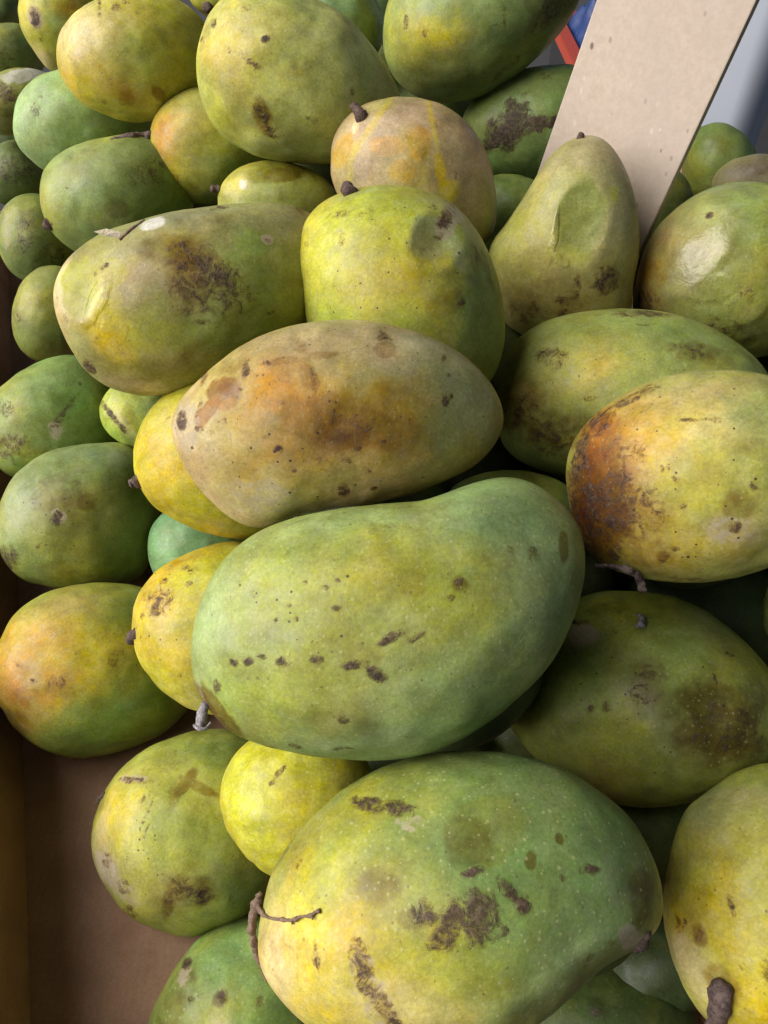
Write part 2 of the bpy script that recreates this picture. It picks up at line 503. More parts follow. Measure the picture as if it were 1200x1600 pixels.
# red crate with a blue sheet bundled in it, on the ground further back
RED = plastic('red_plastic', (0.36, 0.055, 0.032), 0.4, 40, 0.1)
BLUE = plastic('blue_sheet', (0.010, 0.035, 0.15), 0.55, 30, 0.25)
zr = -0.05
ka, kb, kd = floor_pt(874, 32, zr), floor_pt(925, 135, zr), floor_pt(1000, -25, zr)
kx = (kb - ka); kl = np.linalg.norm(kx); kx /= kl
ky = np.array([-kx[1], kx[0], 0.0]); ky *= np.sign(ky @ (kd - ka))
kw = 0.20
crate = bpy.data.objects.new('plastic_crate', None); link(crate)
tag(crate, 'dark crate with a broad red plastic rim glimpsed beside the plank', 'crate')
ka = ka - kx * 0.04; kl = kl + 0.04
BLACK = plastic('black_plastic', (0.02, 0.02, 0.022), 0.5, 40, 0.2)
def ring(o1, o2, ztop, zbot, name, mat=RED):
    c_o = [ka - kx * o1 - ky * o1, ka + kx * (kl + o1) - ky * o1, ka + kx * (kl + o1) + ky * (kw + o1), ka - kx * o1 + ky * (kw + o1)]
    c_i = [ka + kx * o2 + ky * o2, ka + kx * (kl - o2) + ky * o2, ka + kx * (kl - o2) + ky * (kw - o2), ka + kx * o2 + ky * (kw - o2)]
    V = [];
    for z in (ztop, zbot):
        for p in c_o + c_i: V.append((p[0], p[1], z))
    F = []
    for i_ in range(4):
        j_ = (i_ + 1) % 4
        F += [(i_, j_, 4 + j_, 4 + i_), (8 + j_, 8 + i_, 12 + i_, 12 + j_), (i_, 8 + i_, 8 + j_, j_), (4 + j_, 12 + j_, 12 + i_, 4 + i_)]
    o = mesh_obj(name, V, F, mat, crate)
    bm = bmesh.new(); bm.from_mesh(o.data); bmesh.ops.recalc_face_normals(bm, faces=bm.faces)
    bmesh.ops.bevel(bm, geom=list(bm.edges), offset=0.0015, segments=2, affect='EDGES')
    bm.to_mesh(o.data); bm.free()
    return o
ring(0.014, 0.012, zr, zr - 0.02, 'rim')
ring(0.0, 0.006, zr - 0.0204, GROUND_Z + 0.01, 'crate_wall', BLACK)
slab('base', *[np.array([p[0], p[1], GROUND_Z + 0.009]) for p in (ka, ka + kx * kl, ka + kx * kl + ky * kw, ka + ky * kw)], 0.006, RED, crate)
def crumple():
    n = 46
    V, F = [], []
    G = np.array([[i_ / (n - 1), j_ / (n - 1), 0] for i_ in range(n) for j_ in range(n)])
    edge = np.minimum(np.minimum(G[:, 0], 1 - G[:, 0]), np.minimum(G[:, 1], 1 - G[:, 1]))
    hgt = 0.10 * np.clip(edge * 5, 0, 1)**0.7 + 0.05 * np.abs(fbm(G, 5, 4, 3)) + 0.02 * fbm(G, 14, 2, 8)
    P = ka + np.outer(0.010 + G[:, 0] * (kl - 0.02), kx) + np.outer(0.010 + G[:, 1] * (kw - 0.02), ky)
    P[:, 2] = zr - 0.06 + hgt
    F = [(i_ * n + j_, (i_ + 1) * n + j_, (i_ + 1) * n + j_ + 1, i_ * n + j_ + 1) for i_ in range(n - 1) for j_ in range(n - 1)]
    bot = P.copy(); bot[:, 2] = GROUND_Z + 0.02
    c = P.mean(0)
    rim_i = [i_ * n for i_ in range(n)] + [(n - 1) * n + j_ for j_ in range(1, n)] + [i_ * n + n - 1 for i_ in range(n - 2, -1, -1)] + [j_ for j_ in range(n - 2, 0, -1)]
    base = [bot[k_] for k_ in rim_i]
    V = list(P - c) + [b - c for b in base]
    m0 = n * n
    F += [(rim_i[a_], rim_i[(a_ + 1) % len(rim_i)], m0 + (a_ + 1) % len(rim_i), m0 + a_) for a_ in range(len(rim_i))]
    o = mesh_obj('blue_sheet', V, F, BLUE, None, True, loc=c)
    tag(o, 'deep blue plastic sheet bundled inside the red rimmed crate', 'plastic sheet')
crumple()

# ------------------------------------------------------------------ mangoes
GREEN = (0.18, 0.265, 0.075); DKGREEN = (0.085, 0.15, 0.035); PALEG = (0.33, 0.44, 0.20); TEAL = (0.17, 0.33, 0.145)
BLUEG = (0.21, 0.315, 0.14); YEL = (0.62, 0.475, 0.024); YG = (0.38, 0.375, 0.034); ORG = (0.50, 0.25, 0.022)
TAN = (0.43, 0.33, 0.175); CREAM = (0.68, 0.57, 0.32); BRN = (0.22, 0.12, 0.03); OLV = (0.20, 0.20, 0.025)
MAUVE = (0.34, 0.28, 0.235); LIME = (0.42, 0.45, 0.035); GOLD = (0.50, 0.30, 0.022); RUST = (0.17, 0.05, 0.004)
GREYG = (0.27, 0.29, 0.17); MIDG = (0.22, 0.285, 0.075); WHITE = (0.62, 0.62, 0.60); PURP = (0.115, 0.065, 0.05)

def catmull_polar(th, r, grid):
    o = np.argsort(th); th, r = th[o], r[o]
    n = len(th)
    T = np.concatenate([th[-3:] - 2 * np.pi, th, th[:3] + 2 * np.pi])
    R = np.concatenate([r[-3:], r, r[:3]])
    m = np.zeros(len(T))
    h = np.diff(T); s = np.diff(R) / np.maximum(h, 1e-6)
    m[1:-1] = (s[:-1] * h[1:] + s[1:] * h[:-1]) / (h[1:] + h[:-1])
    k = np.clip(np.searchsorted(T, grid) - 1, 0, len(T) - 2)
    t = (grid - T[k]) / h[k]
    return ((2*t**3 - 3*t**2 + 1) * R[k] + (t**3 - 2*t**2 + t) * h[k] * m[k] + (-2*t**3 + 3*t**2) * R[k+1] + (t**3 - t**2) * h[k] * m[k+1])

NB = 180
GRID = (np.arange(NB) + 0.5) / NB * 2 * np.pi - np.pi

def csmooth(r, sig=2.0):
    kx = np.arange(-8, 9); kw = np.exp(-kx**2 / (2 * sig**2)); kw /= kw.sum()
    return sum(w * np.roll(r, int(x)) for x, w in zip(kx, kw))

_cube = {}
def cube_sphere(N):
    """unit directions of a rounded cube grid, welded, with quads"""
    if N in _cube: return _cube[N]
    idx, V, F = {}, [], []
    def vid(p):
        key = tuple(int(round(c * N)) for c in p)
        if key not in idx:
            idx[key] = len(V)
            V.append([math.tan(c * math.pi / 4) for c in p])
        return idx[key]
    for axis in range(3):
        for sgn in (-1, 1):
            for i in range(N):
                for j in range(N):
                    q = []
                    for (a, b) in ((i, j), (i + 1, j), (i + 1, j + 1), (i, j + 1)):
                        p = [0, 0, 0]
                        p[axis] = sgn
                        p[(axis + 1) % 3] = 2 * a / N - 1
                        p[(axis + 2) % 3] = 2 * b / N - 1
                        q.append(vid(p))
                    F.append(tuple(q if sgn > 0 else q[::-1]))
    V = np.array(V); V /= np.linalg.norm(V, axis=1)[:, None]
    _cube[N] = (V, np.array(F))
    return _cube[N]

MANGOES = []
def ell(cx, cy, a, b, ang=0, egg=0.0, n=24):
    """outline of an egg: a along ang (image degrees, y down), b across, egg>0 = fuller towards +a"""
    t = np.linspace(0, 2 * np.pi, n, endpoint=False)
    x = a * np.cos(t); y = b * np.sin(t) * (1 + egg * np.cos(t))
    ph = math.sin(cx * 1.7 + cy * 0.9) * 3
    k_ = 1 + 0.035 * np.cos(2 * t + ph) + 0.03 * np.cos(3 * t + 2 * ph)
    x, y = x * k_, y * k_
    A = math.radians(ang)
    return np.stack([cx + x * math.cos(A) - y * math.sin(A), cy + x * math.sin(A) + y * math.cos(A)], 1)

def mango(outline, depth, base, label, marks=(), dents=(), thick=0.9, tilt=(0, 0), lent=0.5, speck=0.5, gloss=0.0, stems=(), seed=1, lump=1.0):
    P = np.array(outline, float)
    x, y = P[:, 0], P[:, 1]
    x2, y2 = np.roll(x, -1), np.roll(y, -1)
    cr = x * y2 - x2 * y
    A = cr.sum() / 2
    cx, cy = ((x + x2) * cr).sum() / (6 * A), ((y + y2) * cr).sum() / (6 * A)
    th = np.arctan2(-(y - cy), x - cx); rr = np.hypot(x - cx, y - cy)
    target = csmooth(catmull_polar(th, rr, GRID), 1.6)
    C = ray_pt(cx, cy, depth)
    w = CAM - C; dist = np.linalg.norm(w); w /= dist
    u = RGT - w * (RGT @ w); u /= np.linalg.norm(u)
    v = np.cross(w, u)
    M = np.stack([u, v, w], 1)
    scale = depth / FPX
    minor = np.percentile(target, 12)
    size = target.max() * 2
    tz = minor * scale * thick
    lump = lump * min(1.0, minor / 130)
    N = int(np.clip(size / 4.2, 46, 130))
    D, F = cube_sphere(N)
    ang = np.arctan2(D[:, 1], D[:, 0]); rho = np.hypot(D[:, 0], D[:, 1])
    r = target * scale
    rng = np.random.RandomState(seed * 13 + 5)
    off = rng.rand(3) * 50
    cs = np.stack([np.cos(GRID)**2, np.sin(GRID)**2, np.sin(GRID) * np.cos(GRID)], 1)
    lumps = fbm(D + off, 1.5, 2, seed) * 0.0026 * lump + fbm(D + off, 3.5, 2, seed + 9) * 0.0008 * lump
    def shape(r):
        ce = np.linalg.lstsq(cs, 1 / r**2, rcond=None)[0]
        re = 1 / np.sqrt(np.maximum(cs @ ce, 1e-9))
        f = np.interp(ang, np.concatenate([GRID - 2*np.pi, GRID, GRID + 2*np.pi]), np.tile(r, 3))
        fe = np.interp(ang, np.concatenate([GRID - 2*np.pi, GRID, GRID + 2*np.pi]), np.tile(re, 3))
        R = fe + (f - fe) * np.clip(rho, 0, 1)**2
        L = np.stack([D[:, 0] * R, D[:, 1] * R, D[:, 2] * tz], 1)
        nrm = np.stack([D[:, 0] / R, D[:, 1] / R, D[:, 2] / tz], 1)
        nrm /= np.linalg.norm(nrm, axis=1)[:, None]
        L = L + nrm * lumps[:, None]
        L[:, 2] += tilt[0] * L[:, 0] + tilt[1] * L[:, 1]
        return L
    for it in range(4):
        L = shape(r)
        X, Y, Z = project(C + L @ M.T)
        a2 = np.arctan2(-(Y - cy), X - cx); r2 = np.hypot(X - cx, Y - cy)
        b = ((a2 + np.pi) / (2 * np.pi) * 90).astype(int) % 90
        mx = np.zeros(90); np.maximum.at(mx, b, r2)
        g90 = (np.arange(90) + 0.5) / 90 * 2 * np.pi - np.pi
        meas = np.interp(GRID, np.concatenate([g90 - 2*np.pi, g90, g90 + 2*np.pi]), np.tile(mx, 3))
        k_ = np.clip(target / np.maximum(meas, 1), 0.7, 1.4)
        r = r * (csmooth(csmooth(k_, 2.2), 2.2)**0.85 if N > 80 else csmooth(csmooth(k_, 4.0), 4.0))
    L = shape(r)
    # the outline in local metres, for placing marks where they sit on the skin
    front = D[:, 2] > -0.15
    warp = np.stack([fbm(L + off, 60, 4, seed + 21), fbm(L + off, 60, 4, seed + 33)], 1)
    warpf = np.stack([fbm(L + off, 220, 3, seed + 41), fbm(L + off, 220, 3, seed + 47)], 1)
    X0, Y0, _ = project(C + L @ M.T)
    def field(mx_, my_, rx, ry, a, wob=0.35):
        k = np.argmin(np.where(front, (X0 - mx_)**2 + (Y0 - my_)**2, 1e12))
        p = L[k]
        A_ = math.radians(-a)
        du = (L[:, 0] - p[0]) / scale; dv = (L[:, 1] - p[1]) / scale
        m_ = min(rx, ry)
        du = du + (warp[:, 0] * m_ + warpf[:, 0] * min(m_, 12) * 0.8) * wob
        dv = dv + (warp[:, 1] * m_ + warpf[:, 1] * min(m_, 12) * 0.8) * wob
        s = du * math.cos(A_) + dv * math.sin(A_); t = -du * math.sin(A_) + dv * math.cos(A_)
        d = np.sqrt((s / rx)**2 + (t / ry)**2)
        return np.where(front, d, 9.0)
    dz = np.zeros(len(L))
    dent_gloss = np.zeros(len(L))
    for (dx, dy, rx, ry, a, dep) in dents:
        d = field(dx, dy, rx, ry, a, 0.12)
        dd = np.clip(d, 0, 1.6)
        dz -= dep * np.where(dd < 1, (1 - dd**2)**1.3, 0)
        dz += dep * 0.07 * np.exp(-((dd - 1.12) / 0.16)**2)
    L[:, 2] += dz
    # skin colour
    n1 = fbm(L + off, 26, 3, seed + 3); n2 = fbm(L + off, 60, 3, seed + 5)
    n3 = fbm(L + off, 150, 3, seed + 6)
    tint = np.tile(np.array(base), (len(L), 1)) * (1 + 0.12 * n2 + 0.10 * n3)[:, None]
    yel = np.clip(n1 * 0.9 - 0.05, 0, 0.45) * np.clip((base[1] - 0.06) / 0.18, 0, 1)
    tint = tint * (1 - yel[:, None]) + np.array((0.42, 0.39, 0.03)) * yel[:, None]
    st = np.zeros(len(L)); sb = np.zeros(len(L)); ck = np.zeros(len(L)); gl = np.full(len(L), float(gloss)) + dent_gloss
    ln = np.full(len(L), float(lent)); spk = np.full(len(L), float(speck))
    for mk in marks:
        kind = mk[0]
        if kind in ('c', 'C'):
            _, colr, mx_, my_, rx, ry, a, s = mk
            if kind == 'c':
                f = s * np.exp(-field(mx_, my_, rx, ry, a, 0.75)**2 * 1.3) * (1 + 0.25 * n3)
                f = np.clip(f, 0, 1)
            else:
                d = field(mx_, my_, rx, ry, a, 0.35)
                f = s * np.clip((1.12 - d) / 0.25, 0, 1)
            tint = tint * (1 - f[:, None]) + np.array(colr) * f[:, None]
        else:
            _, mx_, my_, rx, ry, a, s = mk
            d = field(mx_, my_, rx, ry, a, 0.3)
            f = s * np.clip((1.3 - d) / (0.8 if kind == 'k' else 0.6), 0, 1) * (1.35 if kind == 's' else 0.85 if kind == 'k' and min(rx, ry) < 9 else 1.0)
            if kind == 's': st = np.maximum(st, f)
            elif kind == 'k': sb = np.maximum(sb, f)
            elif kind == 't': ck = np.maximum(ck, f)
            elif kind == 'g': gl = np.maximum(gl, f)
            elif kind == 'd': spk = np.maximum(spk, f)
    tm = tint.mean(0)
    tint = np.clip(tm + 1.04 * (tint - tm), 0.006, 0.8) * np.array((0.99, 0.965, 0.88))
    me = bpy.data.meshes.new('mango')
    nv, nf = len(L), len(F)
    me.vertices.add(nv); me.vertices.foreach_set('co', L.astype(np.float32).ravel())
    me.loops.add(nf * 4); me.loops.foreach_set('vertex_index', F.astype(np.int32).ravel())
    me.polygons.add(nf)
    me.polygons.foreach_set('loop_start', np.arange(0, nf * 4, 4, dtype=np.int32))
    me.polygons.foreach_set('use_smooth', np.ones(nf, dtype=bool))
    me.update(calc_edges=True)
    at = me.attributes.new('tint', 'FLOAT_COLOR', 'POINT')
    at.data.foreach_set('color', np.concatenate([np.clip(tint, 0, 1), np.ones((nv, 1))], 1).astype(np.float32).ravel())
    at = me.attributes.new('marks', 'FLOAT_VECTOR', 'POINT')
    at.data.foreach_set('vector', np.stack([st, sb, ck], 1).astype(np.float32).ravel())
    at = me.attributes.new('finish', 'FLOAT_VECTOR', 'POINT')
    at.data.foreach_set('vector', np.stack([gl, ln, spk], 1).astype(np.float32).ravel())
    me.materials.append(SKIN)
    o = bpy.data.objects.new('mango', me)
    link(o)
    M4 = Matrix([[M[0, 0], M[0, 1], M[0, 2], C[0]], [M[1, 0], M[1, 1], M[1, 2], C[1]], [M[2, 0], M[2, 1], M[2, 2], C[2]], [0, 0, 0, 1]])
    o.matrix_world = M4
    tag(o, label, 'mango', 'mangoes heaped in the box')
    W = C + L @ M.T
    X, Y, Z = project(W)
    nrm = np.zeros_like(W)
    a3 = W[F[:, 0]]; fn = np.cross(W[F[:, 1]] - a3, W[F[:, 3]] - a3)
    for i in range(4): np.add.at(nrm, F[:, i], fn)
    nrm /= np.maximum(np.linalg.norm(nrm, axis=1)[:, None], 1e-12)
    visible = ((CAM - W) * nrm).sum(1) > -0.02 * dist
    def surf(px, py):
        k = np.argmin(np.where(visible, (X - px)**2 + (Y - py)**2, 1e12))
        return Z[k]
    MANGOES.append((o, C, u, v, w, L, F, M))
    for s in stems:
        path, mat = s['path'], s.get('mat', STEM_DARK)
        root = None
        d0 = surf(*path[0][:2])
        pts = [ray_pt(p[0], p[1], surf(*p[:2]) - p[3]) for p in path]
        rad = [p[2] * d0 / FPX for p in path]
        ob = tube(s.get('name', 'stem'), pts, rad, mat, s.get('knobs', 0.35), seed + len(path))
        ob.parent = o; ob.matrix_parent_inverse = M4.inverted()
        for tw in s.get('twigs', ()):
            pts = [ray_pt(p[0], p[1], surf(*p[:2]) - p[3]) for p in tw]
            rad = [p[2] * d0 / FPX for p in tw]
            t2 = tube('twig', pts, rad, mat, 0.6, seed + 3)
            t2.parent = ob; t2.matrix_parent_inverse = Matrix.Translation(-ob.location)
    return o

#%%MANGOES
# --- front row
mango([(400,1470),(404,1440),(412,1400),(426,1355),(454,1312),(490,1272),(530,1237),(580,1206),(640,1184),(700,1174),(770,1173),(840,1185),(900,1209),(950,1243),(990,1282),(1018,1330),(1034,1385),(1037,1430),(1030,1457),(1010,1478),(974,1498),(926,1532),(876,1574),(832,1608),(760,1644),(680,1664),(600,1657),(530,1634),(470,1598),(432,1555),(410,1520)],
      0.315, (.20,.275,.08), 'largest mango at the bottom front, green with yellow stem end and a dry twig', seed=1, lent=1.0, speck=0.5, thick=0.82,
      marks=[('c',YG,540,1400,140,170,20,.75),('c',(.17,.26,.085),860,1300,230,160,30,.9),('c',(.17,.26,.085),930,1420,130,90,0,.8),('c',YEL,470,1520,110,150,-20,.9),('c',YEL,600,1540,120,80,20,.6),('c',CREAM,432,1510,40,90,-15,.8),('c',CREAM,620,1570,90,40,10,.5),
             ('c',YG,560,1300,90,50,-40,.4),('c',YG,700,1490,100,70,0,.4),('c',PALEG,880,1500,120,30,-30,.5),('c',LIME,560,1240,60,18,-35,.5),
             ('C',OLV,762,1290,58,44,-20,.45),('s',735,1315,40,40,0,.42),('s',590,1385,36,32,0,.4),('c',OLV,590,1385,40,34,0,.6),('s',460,1320,70,12,-62,.42),('c',OLV,470,1310,80,16,-58,.5),('c',(.13,.10,.02),1002,1402,26,46,12,.8),('s',1000,1400,26,46,12,.4),('s',828,1345,10,14,0,.6),('s',873,1310,6,8,0,.8),
             ('k',575,1255,35,14,15,.7),('k',625,1262,28,14,15,.75),('t',640,1285,30,14,0,.5),('k',545,1225,22,8,-20,.4),('k',737,1363,20,6,-18,.95),('k',663,1428,16,16,0,1.0),('k',745,1432,34,36,20,.82),('k',712,1438,30,22,-30,.8),('k',690,1465,18,18,-40,.8),('k',792,1392,10,20,-35,1.0),('k',815,1412,13,12,30,.95),('k',924,1362,16,9,0,.8),('k',788,1452,8,8,0,.7),('k',676,1472,10,10,0,.7),
             ('k',566,1512,14,36,-18,.7),('k',600,1572,14,40,-30,.62),('t',580,1545,26,70,-22,.5),('k',494,1495,7,20,-10,.6),('k',560,1470,5,5,0,.8),('k',468,1350,10,5,-60,.6),('k',880,1370,6,6,0,.5),('k',915,1500,16,8,-40,.45),('k',955,1475,15,5,0,.4),('t',985,1465,30,18,20,.6),('s',640,1440,20,15,0,.4)],
      stems=[dict(path=[(407,1398,5,.001),(401,1414,8,.0015),(394,1440,6.5,.001),(396,1465,6.5,.0005),(400,1490,4.5,.0),(408,1512,2.5,.0),(416,1535,1.5,.0)],mat=STEM_BROWN,knobs=.6,
                  twigs=[[(402,1416,4.5,.003),(414,1431,2.6,.0014),(430,1436,1.8,.001),(442,1437,2.8,.001),(452,1438,1.8,.001),(462,1436,2.8,.001),(474,1432,1.8,.001),(486,1430,2.6,.001),(494,1425,2,.001),(500,1423,3,.0006)],[(455,1437,2,.001),(457,1444,1.6,.001)],[(486,1429,2,.001),(489,1436,1.6,.001)],[(402,1402,4,.002),(408,1394,2.5,.002)]]),
             dict(path=[(1012,1458,6,.0),(1003,1475,9,.0),(992,1484,5,-.002)],mat=STEM_DARK,knobs=.7,name='blossom_scar')])
mango([(297,1000),(305,960),(323,910),(350,870),(390,835),(440,812),(500,798),(560,790),(620,785),(680,773),(720,757),(760,743),(800,740),(832,750),(866,775),(896,805),(913,845),(917,890),(908,940),(890,990),(865,1035),(830,1075),(790,1110),(740,1145),(690,1170),(640,1184),(580,1189),(520,1187),(460,1180),(410,1168),(365,1150),(333,1120),(310,1085),(298,1040)],
      0.335, (.23,.31,.10), 'big freckled pale green mango with a humped end in the middle of the heap', seed=2, lent=.75, speck=.55, thick=.85,
      marks=[('c',YG,540,920,200,100,0,.75),('c',YG,680,970,120,70,-30,.6),('c',(.36,.33,.03),430,960,60,50,0,.5),('c',LIME,420,880,80,60,-30,.4),('c',BLUEG,800,820,140,80,30,.85),('c',BLUEG,870,950,70,140,20,.8),('c',BLUEG,560,1170,200,40,3,.8),('c',PALEG,330,960,40,100,15,.8),('c',PALEG,640,1060,140,70,-20,.4),('c',LIME,400,1110,80,60,20,.35),('c',PALEG,500,820,150,22,-8,.5),('c',YG,480,1080,120,60,0,.4),
             ('c',OLV,640,910,36,34,0,.5),('s',648,912,24,20,0,.34),('c',OLV,620,930,130,70,-20,.35),('s',720,912,14,14,0,.5),('s',780,870,32,24,0,.36),('s',880,852,10,26,5,.7),('C',(.20,.15,.06),343,1112,16,62,-38,.9),('s',345,1115,14,55,-38,.7),('s',590,1010,70,26,-28,.34),('s',540,1130,60,30,0,.3),('s',700,1100,30,50,30,.2),
             ('k',720,910,9,8,0,.8),('k',702,937,9,5,-30,.8),('k',833,868,10,12,0,.6),('k',795,860,7,9,0,.6),('k',367,1036,8,7,0,.75),('k',387,1035,10,8,0,.85),('k',407,1027,8,4,0,.7),('k',440,1033,11,8,0,.85),('k',492,1030,11,7,0,.75),('k',548,1041,24,7,-8,.9),('k',590,1055,16,9,35,.9),('k',610,998,24,7,-28,.7),('k',650,995,20,5,-28,.6),('k',535,1122,9,8,0,.65),('k',430,1158,10,4,0,.6),('k',540,1170,22,5,0,.55),('k',460,1165,14,5,20,.5),('k',340,1072,10,12,0,.5),('k',392,932,6,9,10,.6),('k',508,917,7,5,0,.7),('k',523,950,7,5,0,.7),('k',462,965,5,5,0,.6),('k',478,910,4,4,0,.6),('k',430,970,3.5,3.5,0,1),('k',450,945,4,4,0,.6),('k',526,908,6,4,0,.6),('k',498,940,4,4,0,.6),('k',610,823,10,4,0,.4),('d',480,940,130,70,0,1.4),
             ('t',850,930,60,14,60,.3),('k',376,916,2.5,2.5,0,1),('k',486,1003,3,3,0,1),('k',496,1005,3,3,0,1)],
      stems=[dict(path=[(322,1098,7,.0),(317,1110,8,.004),(313,1126,9,.006),(311,1138,7,.006)],mat=STEM_GREY,knobs=.35,twigs=[[(303,1133,2.5,.012),(311,1139,2.5,.015),(322,1138,2.5,.014),(329,1130,2.5,.01)]])])
mango([(267,665),(271,638),(286,614),(311,589),(345,560),(390,531),(440,512),(500,501),(560,499),(620,508),(680,527),(730,556),(765,592),(784,628),(788,660),(776,695),(750,726),(700,753),(640,775),(570,789),(500,800),(450,814),(415,829),(390,826),(362,812),(332,788),(303,755),(283,720),(270,690)],
      0.365, (.40,.33,.12), 'tan and orange bruised mango with dark scar end, lying across the middle', seed=3, lent=.35, speck=.8, thick=.86,
      marks=[('c',GREYG,640,560,170,60,12,.8),('c',(.24,.30,.13),690,660,80,90,20,.85),('c',(.25,.29,.13),760,650,50,60,0,.7),('c',TAN,470,545,150,40,-8,.8),('c',CREAM,300,690,45,80,-15,.85),('c',CREAM,400,790,110,40,15,.7),('c',TAN,340,740,90,50,30,.6),('c',(.46,.28,.05),430,730,130,50,0,.6),('c',(.50,.29,.018),460,625,120,50,10,.9),('c',(.48,.25,.01),430,612,50,40,0,.7),('c',(.46,.27,.018),570,640,90,60,0,.75),('C',(.25,.105,.012),348,614,27,24,20,.9),('C',(.19,.07,.008),352,606,14,10,20,.7),('C',(.30,.12,.006),322,645,11,26,40,.9),('C',(.42,.20,.01),356,632,14,8,-20,.7),('c',(.44,.25,.04),620,700,60,50,0,.45),('c',TAN,520,540,200,20,6,.5),('c',TAN,600,760,120,20,-10,.5),
             ('s',540,660,100,50,0,.34),('k',300,700,3,3,0,.9),('k',560,700,4,4,0,.8),('k',600,690,3,3,0,.8),('k',505,690,3,4,0,.8),('k',460,735,4,3,0,.8),('k',375,610,5,3,0,.7),('k',350,655,4,4,0,.8),('k',640,655,3,3,0,.7),('k',522,642,3,3,0,.7),('k',575,735,4,3,0,.7),('c',(.13,.075,.025),545,668,85,48,0,.9),('c',(.20,.12,.02),610,650,50,60,0,.5),('s',480,580,14,60,-10,.4),('s',470,560,70,8,-8,.4),('s',620,660,50,60,0,.35),('s',372,560,40,20,-30,.35),('s',455,520,40,18,0,.25),('s',600,545,20,14,0,.4),
             ('k',284,658,11,15,0,1.0),('t',290,665,26,50,0,.6),('k',382,578,6,18,5,.85),('k',318,590,8,12,0,.7),('k',415,567,8,5,0,.8),('k',436,703,8,7,0,.8),('k',536,766,10,11,0,.9),('k',695,625,7,9,0,.9),('k',706,617,5,6,0,.8),('k',583,763,6,4,0,.6),('k',440,628,6,6,0,.5),('k',695,562,6,10,10,.5),('k',700,585,6,4,0,.6),('k',310,668,8,6,0,.6),('k',600,528,14,16,0,.4),('k',412,684,8,4,0,.5),('k',310,640,5,18,20,.5),('k',330,675,5,5,0,.5),('k',490,590,8,30,-10,.4),('k',535,665,60,28,0,.28),('d',480,700,150,90,0,1.4),('k',520,720,40,20,0,.3),('t',420,780,80,30,20,.5),('t',560,520,120,14,5,.35)])
mango([(884,740),(890,700),(910,665),(950,630),(1000,601),(1060,583),(1120,577),(1180,581),(1240,598),(1290,635),(1322,690),(1330,750),(1310,810),(1262,858),(1200,888),(1140,905),(1080,911),(1010,906),(960,893),(925,870),(900,830),(889,785)],
      0.365, (.35,.36,.10), 'mango with a sooty brown and orange end and a dry stalk at the right edge', seed=4, lent=.5, speck=.8, thick=.85,
      marks=[('c',(.26,.33,.10),1190,640,80,90,0,.8),('c',(.22,.30,.09),1170,820,90,80,0,.5),('c',YEL,1040,680,80,60,0,.6),('c',GOLD,990,730,100,100,0,.8),('c',ORG,950,690,50,60,0,.9),('c',GOLD,1060,860,110,40,0,.6),('c',YG,1080,780,100,60,0,.5),('c',TAN,1090,610,90,28,0,.5),('c',(.22,.09,.025),925,760,60,120,10,.85),('c',(.20,.09,.03),985,790,50,50,0,.6),('c',TAN,1140,830,50,30,0,.6),('c',CREAM,1120,660,60,30,0,.35),
             ('s',1000,860,60,30,0,.4),('s',1150,790,26,26,0,.4),('c',OLV,1150,790,30,28,0,.5),('s',1190,700,40,20,0,.3),
             ('s',935,790,60,120,10,.6),('k',905,720,22,60,8,.75),('k',930,800,55,65,20,.6),('k',965,790,60,55,0,.56),('k',935,660,36,22,-40,.62),('k',990,620,40,10,-25,.6),('k',1010,610,26,8,-20,.5),('k',920,860,30,22,30,.8),('k',965,860,14,26,10,.6),('k',1020,785,9,5,0,.8),('k',1030,800,8,5,0,.7),('k',1068,792,6,6,0,.6),('k',1055,857,8,4,0,.7),('k',1040,730,8,12,20,.5),('k',970,720,40,40,0,.36),('k',1150,825,10,10,0,.6),('k',1035,870,10,14,0,.5),('k',1120,655,8,6,0,.4),('k',1085,655,40,3,0,.5),('k',1060,750,10,5,30,.5),('k',1180,760,8,8,0,.5),('k',1075,905,26,6,0,.4),('d',1080,760,140,130,0,1.4),('t',1140,830,40,26,0,.5)],
      stems=[dict(path=[(932,884,3.5,.001),(950,884,4,.006),(972,888,4.5,.009),(990,896,5,.01),(1001,908,5,.01),(1004,924,6,.01)],mat=STEM_MAUVE,knobs=.7)])
mango([(1035,1420),(1040,1370),(1051,1310),(1076,1260),(1110,1226),(1150,1205),(1200,1194),(1250,1205),(1300,1250),(1330,1330),(1335,1430),(1315,1530),(1270,1610),(1210,1650),(1150,1640),(1105,1596),(1072,1552),(1050,1500),(1039,1455)],
      0.36, (.40,.41,.07), 'yellow mango with a thick dark stalk at the bottom right corner', seed=5, lent=.6, speck=.4, thick=.9,
      marks=[('c',GREYG,1110,1270,70,60,-30,.7),('c',GREEN,1190,1240,80,50,0,.5),('c',YEL,1130,1400,60,80,0,.8),('c',(.50,.47,.04),1170,1480,90,60,20,.7),('c',YEL,1180,1560,70,60,0,.8),('c',CREAM,1065,1490,26,90,-18,.85),('c',YEL,1050,1430,30,40,0,.8),('c',(.38,.42,.05),1170,1350,70,60,0,.6),('c',TAN,1170,1245,60,18,0,.4),
             ('k',1142,1410,5,24,0,.6),('k',1094,1460,8,12,0,.5),('s',1094,1460,12,18,0,.5),('k',1070,1440,5,5,0,.6),('k',1060,1445,10,14,0,.4),('k',1160,1508,7,6,0,.6),('k',1198,1520,10,16,0,.6),('s',1046,1340,12,50,10,.4),('s',1128,1540,30,26,20,.5),('d',1150,1400,80,100,0,.8)],
      stems=[dict(path=[(1124,1534,14,-.001),(1127,1548,22,.001),(1124,1566,19,.003),(1119,1600,15,.004),(1112,1640,12,.005)],mat=STEM_MAUVE,knobs=.35)])
